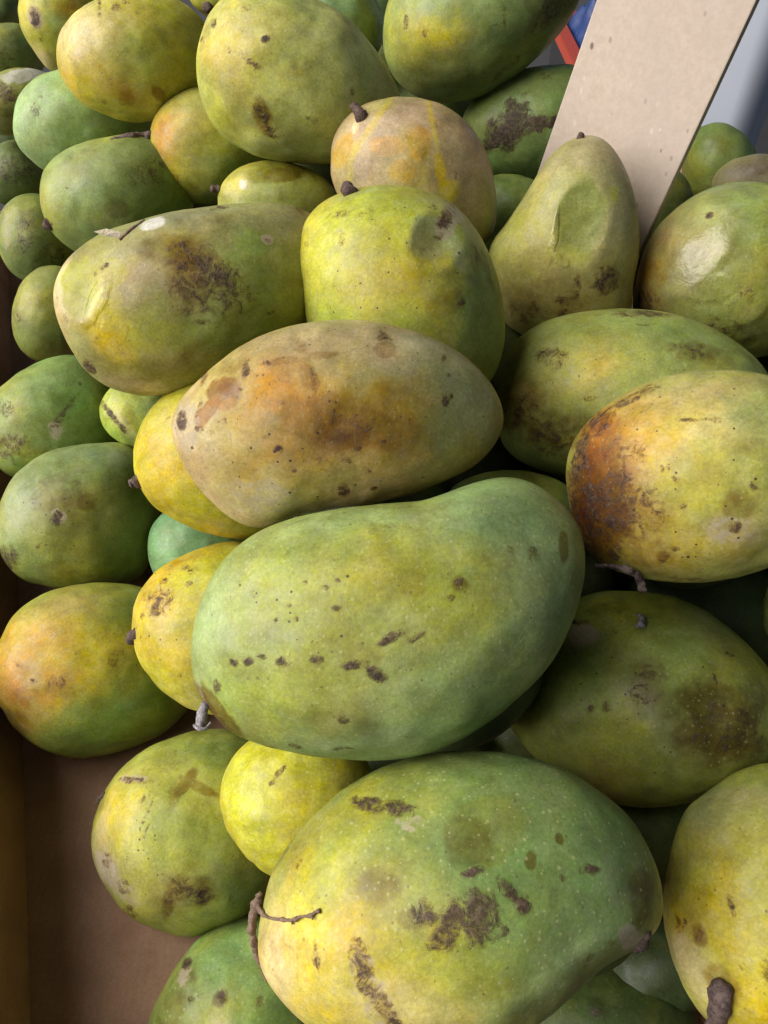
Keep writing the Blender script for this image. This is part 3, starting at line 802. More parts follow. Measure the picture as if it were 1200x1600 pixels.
# --- middle row
mango([(83,470),(85,440),(96,413),(121,386),(160,361),(210,345),(260,332),(330,321),(400,314),(452,316),(490,335),(520,385),(525,440),(500,490),(455,525),(400,556),(345,590),(290,612),(232,620),(190,614),(158,600),(130,576),(110,545),(93,510)],
      0.42, (.30,.30,.10), 'large mango with a sunken soft spot and a black smudge, left of centre', seed=6, lent=.35, speck=.5, thick=.88,
      marks=[('c',(.36,.29,.15),230,440,110,60,-15,.85),('c',(.33,.27,.15),400,350,120,30,-5,.8),('c',(.22,.31,.07),400,440,90,80,0,.85),('c',(.20,.31,.06),320,530,120,50,-15,.85),('c',(.42,.42,.04),230,540,70,50,0,.8),('c',YEL,165,520,36,60,-25,.9),('c',CREAM,92,460,14,70,8,.8),('C',(.36,.37,.02),124,448,30,42,20,.85),('C',(.40,.36,.02),165,430,34,22,-20,.75),('C',(.6,.58,.2),148,472,3,26,32,.7),('c',CREAM,220,606,70,14,8,.85),('c',GREYG,250,345,100,14,-12,.7),('C',WHITE,238,350,18,9,-20,.8),('c',YG,260,385,60,18,-20,.6),('c',GOLD,285,400,30,26,0,.5),('c',TAN,290,560,60,30,-10,.4),('c',(.38,.42,.06),460,480,40,60,0,.3),  # thin pale streak by the dent is a painted highlight along its crease
             ('s',270,390,60,26,0,.45),('s',300,430,50,50,0,.35),('s',340,340,30,10,0,.3),('s',470,325,16,12,40,.5),
             ('k',325,445,62,50,25,.56),('k',330,440,36,40,40,.62),('k',285,390,22,16,0,.5),('k',370,455,24,30,0,.4),('k',310,505,12,6,0,.5),('k',139,574,12,10,35,.95),('k',158,420,4,4,0,.8),('k',167,414,4,4,0,.8),('k',150,428,5,5,0,.6),('k',104,500,5,9,-20,.6),('k',220,396,8,6,0,.5),('k',422,487,8,4,0,.6),('k',420,376,9,6,0,.6),('t',420,375,12,8,0,.7),('k',345,325,18,4,-10,.5),('g',150,470,16,60,30,.8),('g',178,520,24,30,0,.7)],
      dents=[(124,450,32,46,18,.0026)])
mango([(461,408),(465,372),(479,341),(507,313),(540,298),(582,289),(630,290),(680,303),(716,325),(746,360),(766,400),(782,450),(790,500),(787,548),(765,600),(720,640),(660,655),(600,645),(545,610),(505,560),(480,505),(468,450)],
      0.425, (.40,.42,.06), 'round yellow green mango seen from its stem end with a round sunken bruise', seed=7, lump=0.4, lent=.6, speck=.5, thick=1.0,
      marks=[('c',(.50,.48,.04),520,380,60,80,10,.8),('c',YEL,640,450,60,60,0,.45),('c',GREEN,745,480,40,110,-12,.85),('c',(.15,.24,.05),770,550,40,60,0,.8),('c',(.20,.30,.06),620,520,120,60,0,.5),('c',GREYG,690,300,40,20,30,.4),('C',(.33,.36,.16),672,368,32,34,20,.7),('C',(.36,.40,.22),712,385,10,34,-20,.5),('c',(.36,.42,.2),560,300,40,10,-10,.4),
             ('s',700,475,40,20,-20,.38),('s',660,375,30,40,0,.28),
             ('k',697,340,10,24,25,.75),('k',688,365,8,16,50,.6),('t',700,345,18,36,25,.6),('k',675,325,7,10,0,.5),('k',530,335,22,6,-10,.5),('k',570,330,20,6,-20,.4),('k',480,380,5,5,0,.5),('k',532,372,8,16,0,.4),('t',532,375,12,22,0,.4),('k',745,400,6,30,-25,.5),('k',720,470,10,6,0,.5),('s',760,420,8,40,-18,.4),('k',730,590,10,10,0,.3),('d',600,420,140,100,0,1.2)],
      dents=[(684,376,36,42,30,.0035),(755,440,10,60,-20,.001)],
      stems=[dict(path=[(547,304,14,-.001),(545,299,11,.003),(543,293,10,.006)],mat=STEM_DARK,knobs=.4)])
mango([(310,585),(272,604),(236,638),(215,676),(208,715),(215,755),(235,786),(268,810),(310,829),(350,840),(388,843),(440,825),(480,770),(480,700),(450,630),(390,590)],
      0.44, (.50,.46,.05), 'yellow mango tucked under the tan orange one, stalk stub on its left end', seed=8, lent=.4, speck=.3,
      marks=[('c',YEL,240,740,60,60,0,.9),('c',LIME,290,600,50,40,-40,.6),('c',GOLD,330,830,60,16,15,.7),('c',(.5,.46,.03),290,790,60,40,30,.6),('k',262,655,6,3,-40,.6),('s',340,838,40,6,8,.3)],
      stems=[dict(path=[(216,752,9,.0),(210,754,8,.003),(203,757,7,.004)],mat=STEM_MAUVE,knobs=.6)])
mango([(375,845),(330,851),(280,870),(240,896),(215,930),(206,975),(212,1020),(235,1060),(270,1093),(310,1112),(360,1118),(420,1090),(460,1030),(460,950),(440,890),(410,855)],
      0.44, (.48,.43,.05), 'yellow mango half covered by the freckled pale green one, stub on its left end', seed=9, lent=.4, speck=.6,
      marks=[('c',YEL,240,960,50,70,20,.9),('c',YG,330,880,60,26,-15,.6),('c',GOLD,270,880,70,16,-20,.6),('c',(.5,.43,.04),280,1060,40,60,-30,.6),('c',CREAM,300,1090,20,30,0,.3),('s',345,850,40,10,0,.35),('k',245,940,24,28,20,.48),('t',245,935,26,32,0,.4),('k',255,907,8,7,0,.7),('k',293,912,7,6,0,.7),('k',295,890,14,10,0,.4),('k',280,1055,4,4,0,.6),('k',222,960,5,10,0,.4),('d',260,960,60,80,0,1.2)],
      stems=[dict(path=[(212,990,9,.0),(206,996,9,.002),(202,1004,6,.002)],mat=STEM_DARK,knobs=.7)])
mango(ell(470,1255,124,128,20), 0.425, (.50,.47,.04), 'plain yellow mango between the two biggest mangoes, pale pores on its skin', seed=10, lent=1.3, speck=.2,
      marks=[('c',(.42,.42,.05),540,1190,50,60,0,.6),('k',438,1206,5,14,40,.8),('k',427,1222,4,8,50,.5),('t',420,1290,20,30,0,.2)])
mango([(142,1310),(150,1268),(170,1225),(206,1185),(260,1155),(320,1139),(370,1140),(420,1170),(450,1230),(455,1310),(435,1380),(400,1420),(350,1448),(300,1464),(250,1455),(200,1430),(166,1388),(146,1345)],
      0.465, (.36,.40,.07), 'yellow green mango with brown patches standing over the bare box floor', seed=11, lent=.5, speck=.5, thick=.95,
      marks=[('c',YEL,185,1270,32,50,15,.8),('c',(.50,.48,.10),230,1330,70,60,0,.6),('c',GREEN,350,1380,80,70,0,.7),('c',GREEN,330,1170,80,30,-15,.6),('c',CREAM,158,1300,16,40,0,.5),('c',(.15,.24,.05),395,1390,40,50,0,.6),('t',165,1360,18,34,-30,.6),('t',195,1395,36,18,40,.5),('c',MAUVE,170,1370,24,40,-35,.6),('c',TAN,270,1390,40,26,0,.4),
             ('k',207,1219,26,6,3,.75),('t',206,1217,26,8,0,.6),('s',290,1225,10,30,35,.55),('s',310,1230,36,8,25,.55),('s',275,1240,12,20,0,.4),('k',228,1270,3,26,18,.6),('k',222,1250,3,16,18,.4),('k',228,1298,3,12,18,.6),('k',315,1400,16,14,0,.72),('k',290,1388,26,16,20,.5),('s',300,1390,45,26,20,.4),('k',262,1410,8,26,5,.5),('s',262,1410,12,28,5,.4),('k',363,1402,8,8,0,.4),('k',168,1345,8,14,-20,.5),('k',205,1425,12,12,0,.5),('k',190,1385,14,12,20,.4),('d',220,1330,60,60,0,1.2)],
      dents=[(160,1258,20,10,0,.002)],
      stems=[dict(path=[(163,1244,6,-.002),(157,1248,6,.0),(152,1254,5,.0)],mat=STEM_DARK,knobs=.6)])
mango([(230,1600),(246,1560),(275,1510),(310,1466),(350,1441),(392,1428),(450,1440),(500,1490),(520,1560),(505,1640),(450,1700),(370,1720),(290,1700),(240,1660)],
      0.425, (.24,.36,.10), 'green mango at the bottom edge below the twig of the largest one', seed=12, lent=.9, speck=.5,
      marks=[('c',TEAL,370,1520,60,50,0,.7),('c',OLV,275,1570,30,60,25,.7),('s',278,1560,22,60,25,.38),('c',YG,350,1570,40,40,0,.6),('c',CREAM,345,1595,12,6,0,.5),('k',292,1503,10,10,0,.9),('t',288,1520,12,18,10,.6),('k',345,1560,8,8,0,.6),('s',345,1560,12,12,0,.6),('k',300,1560,8,10,0,.4),('k',405,1565,7,10,0,.5)])
mango([(0,1000),(20,962),(60,931),(110,915),(170,910),(225,918),(275,960),(305,1030),(305,1085),(284,1122),(240,1155),(180,1176),(120,1185),(60,1168),(18,1132),(-10,1080),(-14,1035)],
      0.51, (.33,.36,.06), 'mango with an orange end, lowest of the column beside the left box wall', seed=13, lent=.3, speck=.4, thick=.95,
      marks=[('c',GOLD,40,1030,70,80,10,.95),('c',ORG,15,1060,40,60,0,.7),('c',(.5,.42,.14),110,950,60,26,-15,.75),('c',YEL,130,1020,80,50,0,.6),('c',(.16,.27,.05),210,1100,100,40,-25,.85),('c',(.13,.22,.05),140,1160,120,40,0,.7),('c',(.2,.3,.07),210,940,50,30,0,.6),('c',(.22,.12,.03),20,1100,40,50,30,.6),('k',90,1065,16,14,-40,.45),('k',55,1063,8,5,0,.5),('k',38,1042,14,4,20,.4),('k',185,1030,14,20,0,.3),('s',50,1095,40,30,0,.3)])
mango([(-6,810),(0,782),(12,758),(42,724),(90,701),(150,692),(210,696),(240,735),(250,800),(240,860),(217,904),(180,915),(120,920),(62,915),(22,897),(0,862)],
      0.555, (.20,.27,.075), 'dull green mango with a brown cloud and dark pit beside the box wall', seed=14, lent=.4, speck=.6, thick=.95,
      marks=[('c',(.30,.38,.20),30,780,34,60,30,.8),('c',(.27,.36,.2),150,710,70,20,0,.6),('c',(.24,.22,.05),110,790,70,60,0,.7),('s',90,770,50,40,0,.36),('s',135,785,18,18,0,.45),('s',110,890,60,20,0,.3),('c',OLV,190,820,60,60,0,.4),('k',88,812,9,11,0,.95),('t',93,808,14,14,0,.6),('k',60,855,4,4,0,.7),('k',55,790,7,7,0,.5),('k',12,870,20,20,0,.6),('k',175,840,4,4,0,.4),('d',90,800,90,80,0,1.4)])
mango([(-20,640),(-8,612),(15,592),(50,570),(95,555),(140,560),(185,600),(207,650),(205,700),(170,735),(110,752),(50,752),(5,738),(-16,700)],
      0.60, (.20,.31,.075), 'green mango with a thin dark scratch below the large soft spotted one', seed=15, lent=.3, speck=.4, thick=.95,
      marks=[('c',(.26,.36,.12),70,590,60,26,-20,.7),('c',OLV,15,700,36,40,0,.6),('k',10,640,12,14,0,.5),('k',100,640,5,36,38,.55),('k',90,660,8,10,20,.6),('t',88,672,12,18,0,.6),('k',100,600,6,5,0,.4),('k',122,600,5,4,0,.5),('k',15,700,40,30,0,.36),('s',40,680,50,50,0,.3)])
mango(ell(225,650,70,56,20), 0.56, (.36,.46,.08), 'bright green mango sliver with a brown cut, under the soft spotted mango', seed=16, lent=.2,
      marks=[('c',LIME,205,640,40,30,0,.8),('c',PALEG,235,630,30,20,0,.6),('s',205,655,12,26,-20,.4),('k',175,650,5,36,-38,.9),('c',CREAM,195,665,8,30,-30,.6)])
mango(ell(308,862,82,74,0), 0.54, TEAL, 'plain teal green mango between two yellow ones at left', seed=17, lent=.8, speck=.05,
      marks=[('c',(.15,.31,.14),300,860,80,70,0,.8)])
# --- right side
mango([(770,600),(776,570),(801,534),(850,501),(910,486),(970,482),(1040,487),(1110,509),(1160,538),(1200,580),(1210,640),(1180,700),(1120,740),(1040,757),(960,757),(885,745),(830,732),(796,712),(778,672),(769,635)],
      0.455, (.27,.32,.085), 'green and yellow mango with grimy brown end behind the sooty one', seed=18, lent=.6, speck=.7, thick=.95,
      marks=[('c',(.27,.37,.12),900,510,90,24,-10,.7),('c',YG,900,590,80,60,0,.7),('c',YEL,945,570,40,30,0,.5),('c',(.33,.29,.07),810,610,50,60,20,.7),('c',GREEN,1060,530,90,40,15,.7),('c',PURP,1010,489,40,6,3,.5),
             ('s',810,630,40,60,20,.4),('s',880,680,80,40,0,.45),('s',1090,550,60,20,15,.38),('k',810,640,30,40,20,.45),('k',860,680,50,36,0,.45),('k',850,555,22,12,-20,.45),('k',1005,490,44,7,2,.7),('k',1010,505,16,4,0,.5),('k',1085,550,40,14,15,.4),('k',870,560,18,20,-30,.4),('k',920,625,12,6,0,.5),('d',880,640,110,80,0,1.5)])
mango([(762,400),(765,385),(790,349),(814,314),(833,281),(849,254),(878,224),(910,210),(941,216),(966,239),(982,270),(994,310),(999,350),(998,400),(990,450),(985,495),(950,530),(890,540),(830,530),(785,500),(765,450)],
      0.485, (.33,.32,.11), 'soft olive mango leaning upright on the fibreboard plank, sunken wet dent', seed=19, lump=0.3, lent=.6, speck=.4, thick=.92,
      marks=[('c',(.36,.32,.17),910,240,60,50,0,.85),('c',(.36,.31,.18),960,320,40,90,-10,.7),('c',(.39,.38,.08),830,390,50,90,30,.7),('c',(.28,.25,.06),850,480,90,40,0,.7),('C',(.26,.30,.07),905,350,34,60,8,.75),('c',(.42,.42,.08),880,400,40,20,0,.6),('c',LIME,960,305,10,14,0,.7),
             ('s',850,470,80,40,0,.36),('k',945,440,24,20,30,.7),('k',880,470,16,8,0,.6),('k',900,450,8,24,0,.5),('k',835,475,5,5,0,.8),('k',880,490,10,8,0,.8),('k',820,490,40,20,0,.3),('c',(.14,.13,.03),945,442,24,20,30,.6),('g',866,370,6,46,6,1.0),('g',870,260,20,20,0,.4),('g',876,408,18,8,35,1.0),('c',(.20,.21,.05),920,320,24,30,0,.5)],
      dents=[(906,350,38,60,8,.0042)],
      stems=[dict(path=[(907,217,6,-.001),(908,212,5,.0),(909,208,3,.0)],mat=STEM_DARK,knobs=.4)])
mango([(988,470),(994,430),(1006,390),(1030,351),(1070,315),(1120,290),(1170,283),(1220,290),(1265,325),(1290,385),(1290,455),(1262,515),(1215,550),(1150,562),(1080,548),(1020,520),(992,498)],
      0.49, (.28,.29,.07), 'mango with wrinkled shiny split skin at the right edge', seed=20, lent=.5, speck=.4, thick=.95,
      marks=[('c',(.28,.36,.13),1120,320,80,40,-20,.7),('c',(.36,.27,.10),1060,380,50,50,-40,.8),('c',GOLD,1010,430,26,40,0,.7),('c',GREEN,1180,340,40,60,0,.6),('c',GREEN,1130,500,90,40,0,.5),('c',(.40,.37,.24),1090,400,26,62,35,.45),('c',MAUVE,1090,400,30,60,35,.4),('c',(.25,.16,.05),1010,470,26,26,0,.8),  # the pale central patch paints in sky glare on the wrinkled skin
             ('s',1030,400,40,40,0,.33),('k',1108,336,6,5,0,.9),('k',1010,470,22,16,0,.6),('k',1100,520,90,30,0,.34),('k',1170,460,20,14,0,.35),('g',1090,400,40,80,35,1.0),('g',1165,480,30,30,0,.95),('g',1110,450,50,24,0,.95),('g',1195,380,14,40,0,.8)],
      dents=[(1085,405,24,70,40,.0012),(1165,485,28,18,-30,.0008)])
mango([(785,1095),(800,1040),(835,985),(880,945),(930,925),(1000,924),(1060,935),(1112,960),(1152,990),(1192,1030),(1225,1080),(1235,1140),(1210,1195),(1150,1232),(1080,1255),(1010,1262),(940,1250),(880,1220),(825,1175),(795,1135)],
      0.445, (.24,.295,.055), 'deep green mango with a big dark bruise in the shade at right', seed=21, lent=.6, speck=.8, thick=.95,
      marks=[('c',(.34,.38,.05),960,1140,70,70,0,.8),('c',(.22,.30,.06),880,1060,70,50,0,.7),('c',(.3,.25,.06),930,1190,70,26,20,.6),('c',GREYG,1030,1110,30,60,-35,.6),('c',(.11,.12,.03),1130,1140,90,80,20,.9),('c',(.2,.27,.08),1080,1010,70,50,0,.6),('c',MAUVE,910,990,26,22,0,.8),('t',910,992,26,22,0,.7),
             ('s',1120,1130,70,60,20,.5),('s',1010,1060,30,40,0,.4),('s',950,950,40,16,0,.4),('k',905,972,22,5,5,.8),('k',960,990,7,7,0,.5),('k',1010,1050,16,14,0,.4),('k',925,1106,7,7,0,.6),('k',950,1103,9,10,0,.5),('k',1120,1062,3,10,-20,.8),('k',1000,1080,20,20,0,.3),('k',1140,1022,10,5,0,.5),('k',1140,1140,70,50,0,.3),('d',990,1080,110,110,0,1.5)],
      dents=[(1105,1120,60,60,0,.004)],
      stems=[dict(path=[(997,960,3,.001),(1003,966,4,.004),(1001,976,5,.006),(994,979,3,.006)],mat=STEM_GREY,knobs=.6)])
mango(ell(1262,955,76,72,0), 0.47, (.22,.27,.06), 'mango just peeping in at the right edge below the sooty one', seed=22, marks=[('g',1192,960,14,60,0,.9)], gloss=.5)
mango(ell(795,800,112,65,-5), 0.45, GREEN, 'green mango back peeping above the humped end of the freckled one', seed=23, lent=.6)
mango(ell(940,1610,150,110,-10), 0.42, (.05,.085,.025), 'green mango in the gap below the largest one, shade painted into its colour', seed=24, lent=.15, marks=[('k',930,1575,14,16,0,.6)])  # base near black: the gap's shade is put into the colour
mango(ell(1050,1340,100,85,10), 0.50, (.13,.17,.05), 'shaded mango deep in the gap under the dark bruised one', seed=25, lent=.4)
# --- back rows
mango([(306,95),(312,58),(326,22),(350,-6),(390,-24),(440,-24),(495,-2),(542,26),(582,70),(611,112),(628,155),(622,205),(590,240),(545,255),(515,258),(470,256),(420,249),(370,230),(336,200),(316,160),(307,122)],
      0.50, (.43,.47,.13), 'large smooth yellow green mango high in the heap, small brown scabs on its flank', seed=26, lent=.3, speck=.4, thick=.92,
      marks=[('c',YEL,360,80,60,70,20,.55),('c',(.25,.34,.10),575,165,50,80,-30,.7),('c',(.34,.45,.18),450,235,100,24,5,.6),('c',PALEG,500,30,80,40,35,.5),('c',LIME,350,190,30,40,-40,.7),('c',(.4,.4,.13),490,40,50,40,0,.4),('s',345,195,26,34,-40,.25),('s',470,105,20,14,20,.35),('k',413,62,7,5,0,.9),('k',395,100,16,5,25,.8),('k',380,85,8,12,-20,.4),('k',358,78,4,5,0,.6),('k',333,36,5,7,0,.7),('k',316,64,5,6,0,.6),('k',411,178,12,24,-10,.62),('k',425,205,14,10,10,.6),('s',410,180,16,28,-10,.5),('k',551,143,5,6,0,.9),('k',485,188,20,6,10,.35),('k',385,12,14,6,0,.4),('k',525,195,8,5,0,.3),('c',(.3,.4,.12),480,150,60,60,0,.3)])
mango([(88,90),(91,58),(110,25),(150,-1),(200,-16),(260,-8),(305,18),(332,60),(335,105),(315,145),(285,172),(245,189),(200,190),(150,174),(112,146),(94,118)],
      0.56, (.54,.50,.09), 'bright yellow mango with a creamy left side near the top left', seed=27, lent=.15, speck=.4, thick=.95,
      marks=[('c',CREAM,125,70,50,70,10,.85),('c',YEL,130,130,60,50,30,.8),('c',(.33,.38,.07),210,85,50,40,0,.8),('c',YG,290,80,50,80,0,.6),('c',GOLD,195,150,14,16,0,.7),('c',ORG,105,125,14,30,-30,.5),('s',246,145,10,14,-40,.6),('s',196,155,14,14,0,.4),('k',155,12,3,26,4,.6),('k',182,12,8,6,0,.5),('k',168,122,4,14,-20,.4),('k',165,160,6,5,0,.4),('k',200,2,10,4,0,.5),('k',215,22,5,4,0,.4)])
mango([(28,15),(32,42),(50,76),(70,102),(92,112),(130,100),(160,60),(165,0),(140,-50),(90,-65),(50,-45),(32,-12)],
      0.62, (.40,.40,.08), 'yellow mango with a dark round scar at the top left', seed=28, lent=.1,
      marks=[('c',YEL,45,15,20,30,0,.7),('c',LIME,70,65,26,14,20,.6),('c',CREAM,75,98,26,12,30,.7),('c',GOLD,110,12,20,14,0,.7),('c',PALEG,90,30,20,14,0,.5),('k',55,28,8,14,0,.95),('t',55,28,12,19,0,.7),('k',112,13,8,6,0,.5),('k',62,63,6,3,0,.6)])
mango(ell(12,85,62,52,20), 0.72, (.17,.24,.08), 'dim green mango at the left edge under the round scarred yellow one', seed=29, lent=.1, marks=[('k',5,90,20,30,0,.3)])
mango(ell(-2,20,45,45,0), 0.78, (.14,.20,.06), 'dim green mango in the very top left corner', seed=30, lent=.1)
mango(ell(28,158,72,50,-15), 0.70, (.28,.30,.08), 'mango with a whitish top and dark spots at the left edge', seed=31, lent=.1,
      marks=[('C',WHITE,40,117,34,9,-8,.7),('k',5,137,14,10,0,.8),('k',10,150,16,8,0,.7),('s',20,165,40,30,0,.4),('g',40,117,34,12,-8,.6)])
mango([(20,190),(28,152),(52,123),(90,108),(140,105),(190,115),(228,145),(250,190),(240,225),(205,250),(150,268),(100,275),(68,265),(40,243),(23,217)],
      0.61, (.33,.47,.20), 'clean pale green mango under the bright yellow one at upper left', seed=32, lent=.1, speck=.1,
      marks=[('c',(.33,.47,.22),32,190,20,60,15,.8),('c',(.24,.36,.09),130,150,70,40,0,.6),('c',(.28,.40,.08),130,200,70,20,10,.4),('k',58,172,9,14,10,.35),('k',62,150,5,4,0,.4),('c',(.3,.45,.2),80,235,50,20,20,.6)])
mango([(233,215),(240,186),(260,157),(286,140),(325,134),(380,150),(425,190),(440,230),(425,262),(390,290),(345,317),(308,319),(274,305),(250,280),(236,248)],
      0.575, (.42,.40,.07), 'golden mango with an orange cheek between the two big yellow green ones above', seed=33, lent=.5, speck=.3,
      marks=[('c',GOLD,262,200,30,60,20,.85),('c',ORG,250,215,16,40,10,.5),('c',(.4,.41,.13),300,160,50,26,0,.6),('c',YG,350,230,60,50,0,.6),('c',GREEN,380,260,50,40,0,.7),('c',GREEN,315,310,40,10,0,.7),('c',YEL,280,275,26,24,20,.6),('k',272,280,12,14,0,.4),('s',300,300,20,14,0,.3)],
      stems=[dict(path=[(236,211,7,-.002),(225,212,7,.004),(205,215,7,.01),(188,219,6.5,.014),(174,224,6.5,.016)],mat=STEM_MAUVE,knobs=.45)])
mango(ell(432,320,98,68,0), 0.53, (.34,.36,.08), 'olive yellow mango with a brown glossy patch behind the large soft spotted one', seed=34, lent=.4,
      marks=[('C',(.21,.19,.02),430,272,46,15,-5,.75),('s',440,275,40,13,-5,.42),('c',YEL,370,290,26,20,0,.4),('C',WHITE,380,289,6,7,0,.7),('g',430,272,60,24,0,.5)],
      stems=[dict(path=[(345,296,5,-.002),(338,295,6,.001),(330,294,5,.003)],mat=STEM_DARK,knobs=.5)])
mango([(62,300),(66,270),(86,244),(121,225),(170,213),(225,212),(270,230),(300,280),(300,335),(270,380),(210,408),(150,406),(113,391),(84,366),(66,333)],
      0.575, (.24,.32,.10), 'green mango with dull round bruises and a dark stem scar at its left end', seed=35, lent=.15, speck=.3,
      marks=[('c',YG,80,310,26,50,0,.7),('c',(.3,.36,.16),140,260,60,30,-15,.6),('c',(.13,.19,.05),230,260,50,50,0,.8),('c',(.3,.37,.1),160,320,50,40,0,.4),('C',(.15,.16,.04),182,325,18,16,0,.55),('c',OLV,115,262,20,14,0,.5),('s',182,325,18,16,0,.3),('k',77,350,9,9,0,.95),('k',108,295,7,3,30,.5),('k',235,270,40,26,0,.3),('c',CREAM,70,352,5,6,0,.9),('c',GREEN,250,300,40,60,0,.6)],
      stems=[dict(path=[(79,350,8,-.002),(74,351,7,.001),(70,352,5,.003)],mat=STEM_DARK,knobs=.4)])
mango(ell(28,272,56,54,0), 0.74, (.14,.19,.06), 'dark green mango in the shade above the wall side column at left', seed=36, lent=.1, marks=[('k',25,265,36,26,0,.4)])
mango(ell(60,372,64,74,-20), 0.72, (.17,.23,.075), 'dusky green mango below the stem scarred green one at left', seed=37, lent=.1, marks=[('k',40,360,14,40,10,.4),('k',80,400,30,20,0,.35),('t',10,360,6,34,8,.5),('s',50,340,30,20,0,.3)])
mango(ell(84,492,70,74,0), 0.67, (.23,.26,.06), 'small dull green mango lying next to the box wall', seed=38, lent=.1, marks=[('c',YG,60,470,40,30,0,.7),('c',(.16,.2,.05),70,530,60,26,0,.6),('s',30,495,10,26,0,.35),('k',28,500,6,12,0,.4)])
mango(ell(352,-12,60,48,20), 0.57, (.42,.42,.07), 'yellow green mango with a dark stalk at the top edge', seed=39, lent=.1,
      stems=[dict(path=[(322,4,8,-.003),(325,12,8,.002),(328,17,6,.005)],mat=STEM_DARK,knobs=.4)])
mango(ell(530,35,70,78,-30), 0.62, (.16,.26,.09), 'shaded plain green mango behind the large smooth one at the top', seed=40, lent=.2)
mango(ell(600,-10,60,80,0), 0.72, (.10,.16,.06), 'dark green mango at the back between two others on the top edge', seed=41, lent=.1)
mango([(600,85),(598,45),(605,5),(630,-40),(690,-80),(770,-105),(850,-100),(905,-60),(915,-20),(903,12),(882,45),(848,82),(800,124),(760,148),(720,160),(685,162),(645,148),(615,120)],
      0.58, (.23,.31,.10), 'big green and yellow mango at the top beside the blue sheet', seed=42, lent=.3, speck=.5, thick=.95,
      marks=[('c',YEL,690,60,60,34,-5,.8),('c',YG,640,50,40,60,0,.6),('c',GREEN,780,60,60,80,30,.6),('c',(.13,.13,.04),860,15,40,26,-40,.7),('c',(.3,.3,.05),840,55,26,14,-50,.5),('k',634,35,5,12,0,.7),('k',665,52,6,6,0,.5),('t',666,52,9,8,0,.4),('k',788,25,3,20,-8,.7),('k',865,15,40,18,-40,.45),('k',680,15,16,5,0,.3),('k',765,45,18,3,-30,.3),('k',800,100,60,6,-38,.4)])
mango([(722,185),(732,165),(755,137),(800,112),(850,102),(900,102),(940,130),(955,190),(940,250),(900,285),(850,298),(800,295),(765,278),(740,242),(726,210)],
      0.62, (.22,.33,.10), 'green mango with a wide black scab to the left of the plank', seed=43, lent=.4, speck=.3,
      marks=[('c',(.26,.38,.14),800,130,60,20,-15,.6),('c',(.12,.20,.05),820,270,90,30,0,.6),('c',OLV,760,180,30,30,0,.4),('k',800,195,24,34,30,.95),('k',780,215,34,12,-30,.9),('k',840,190,36,11,3,.95),('k',800,170,12,16,10,.9),('k',770,200,16,14,0,.6),('k',860,187,16,8,0,.7),('k',850,120,12,6,0,.4),('k',815,150,14,4,-30,.5),('c',PURP,805,200,50,20,-10,.5)])
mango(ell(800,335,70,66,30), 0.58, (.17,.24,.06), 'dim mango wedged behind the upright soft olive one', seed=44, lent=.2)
mango([(516,250),(518,226),(531,195),(556,170),(600,153),(650,152),(690,163),(726,187),(752,222),(770,270),(777,322),(770,365),(740,395),(690,405),(630,395),(570,365),(530,310),(518,280)],
      0.495, (.40,.31,.15), 'tan mango with golden streaks and a stalk stub, behind the round one', seed=45, lent=.8, speck=.2, thick=1.0,
      marks=[('c',(.42,.35,.24),600,190,60,26,-10,.7),('c',(.36,.27,.15),720,290,40,80,-15,.7),('c',GREEN,768,330,22,50,-5,.8),('C',GOLD,535,235,14,26,30,.75),('C',GOLD,605,225,26,14,10,.6),('C',GOLD,655,225,18,22,0,.6),('C',(.5,.38,.03),688,270,7,26,-10,.9),('C',(.5,.4,.03),700,300,16,16,0,.7),('C',(.47,.4,.04),675,190,4,44,-12,.7),('C',(.5,.42,.04),575,205,5,60,35,.6),('C',(.5,.42,.04),548,265,5,40,12,.6),('C',GOLD,630,270,20,16,0,.5),('c',MAUVE,560,265,26,26,0,.5),('C',CREAM,555,198,5,10,20,.7),('c',LIME,592,165,26,10,-20,.5),('k',712,275,3,8,0,.6),('t',650,180,50,16,0,.4),('g',690,230,20,60,0,.3)],
      stems=[dict(path=[(566,183,13,-.002),(562,178,10,.003),(556,170,8,.008),(552,165,7,.01)],mat=STEM_DARK,knobs=.35)])
mango([(1065,260),(1072,225),(1090,202),(1120,191),(1158,205),(1182,240),(1185,285),(1160,320),(1110,325),(1075,300)],
      0.63, (.20,.29,.08), 'plain green mango right of the plank in front of the pale bin', seed=46, lent=.3, marks=[('c',YG,1085,255,20,20,0,.5)])
mango(ell(1200,300,90,60,0), 0.56, (.32,.30,.14), 'tan topped mango behind the wrinkled shiny one at the right edge', seed=47, lent=.2, marks=[('c',MAUVE,1180,262,40,16,-10,.7),('s',1185,265,30,10,0,.35)])
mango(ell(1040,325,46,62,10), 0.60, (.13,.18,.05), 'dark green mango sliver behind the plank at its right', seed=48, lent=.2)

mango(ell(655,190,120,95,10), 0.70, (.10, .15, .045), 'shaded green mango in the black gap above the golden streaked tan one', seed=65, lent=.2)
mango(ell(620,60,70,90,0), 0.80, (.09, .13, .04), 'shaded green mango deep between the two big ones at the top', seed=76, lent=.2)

mango(ell(985,1305,125,85,0), 0.465, (.10,.145,.04), 'shaded green mango in the black gap between the largest one and the bruised one', seed=51, lent=.4)  # dark bases of these gap mangoes stand in for shade
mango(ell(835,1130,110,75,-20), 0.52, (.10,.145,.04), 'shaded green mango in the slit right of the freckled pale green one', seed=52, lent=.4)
mango(ell(1028,1505,100,98,0), 0.43, (.045,.07,.025), 'shaded green mango in the black gap left of the stalked yellow one', seed=53, lent=.1)  # base darkened further to paint in the shade of the gap

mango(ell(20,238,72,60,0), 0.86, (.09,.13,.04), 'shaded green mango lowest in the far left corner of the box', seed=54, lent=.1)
mango(ell(500,285,60,50,0), 0.60, (.10,.14,.04), 'shaded green mango in the slit between the glossy patched one and the tan one', seed=55, lent=.1)

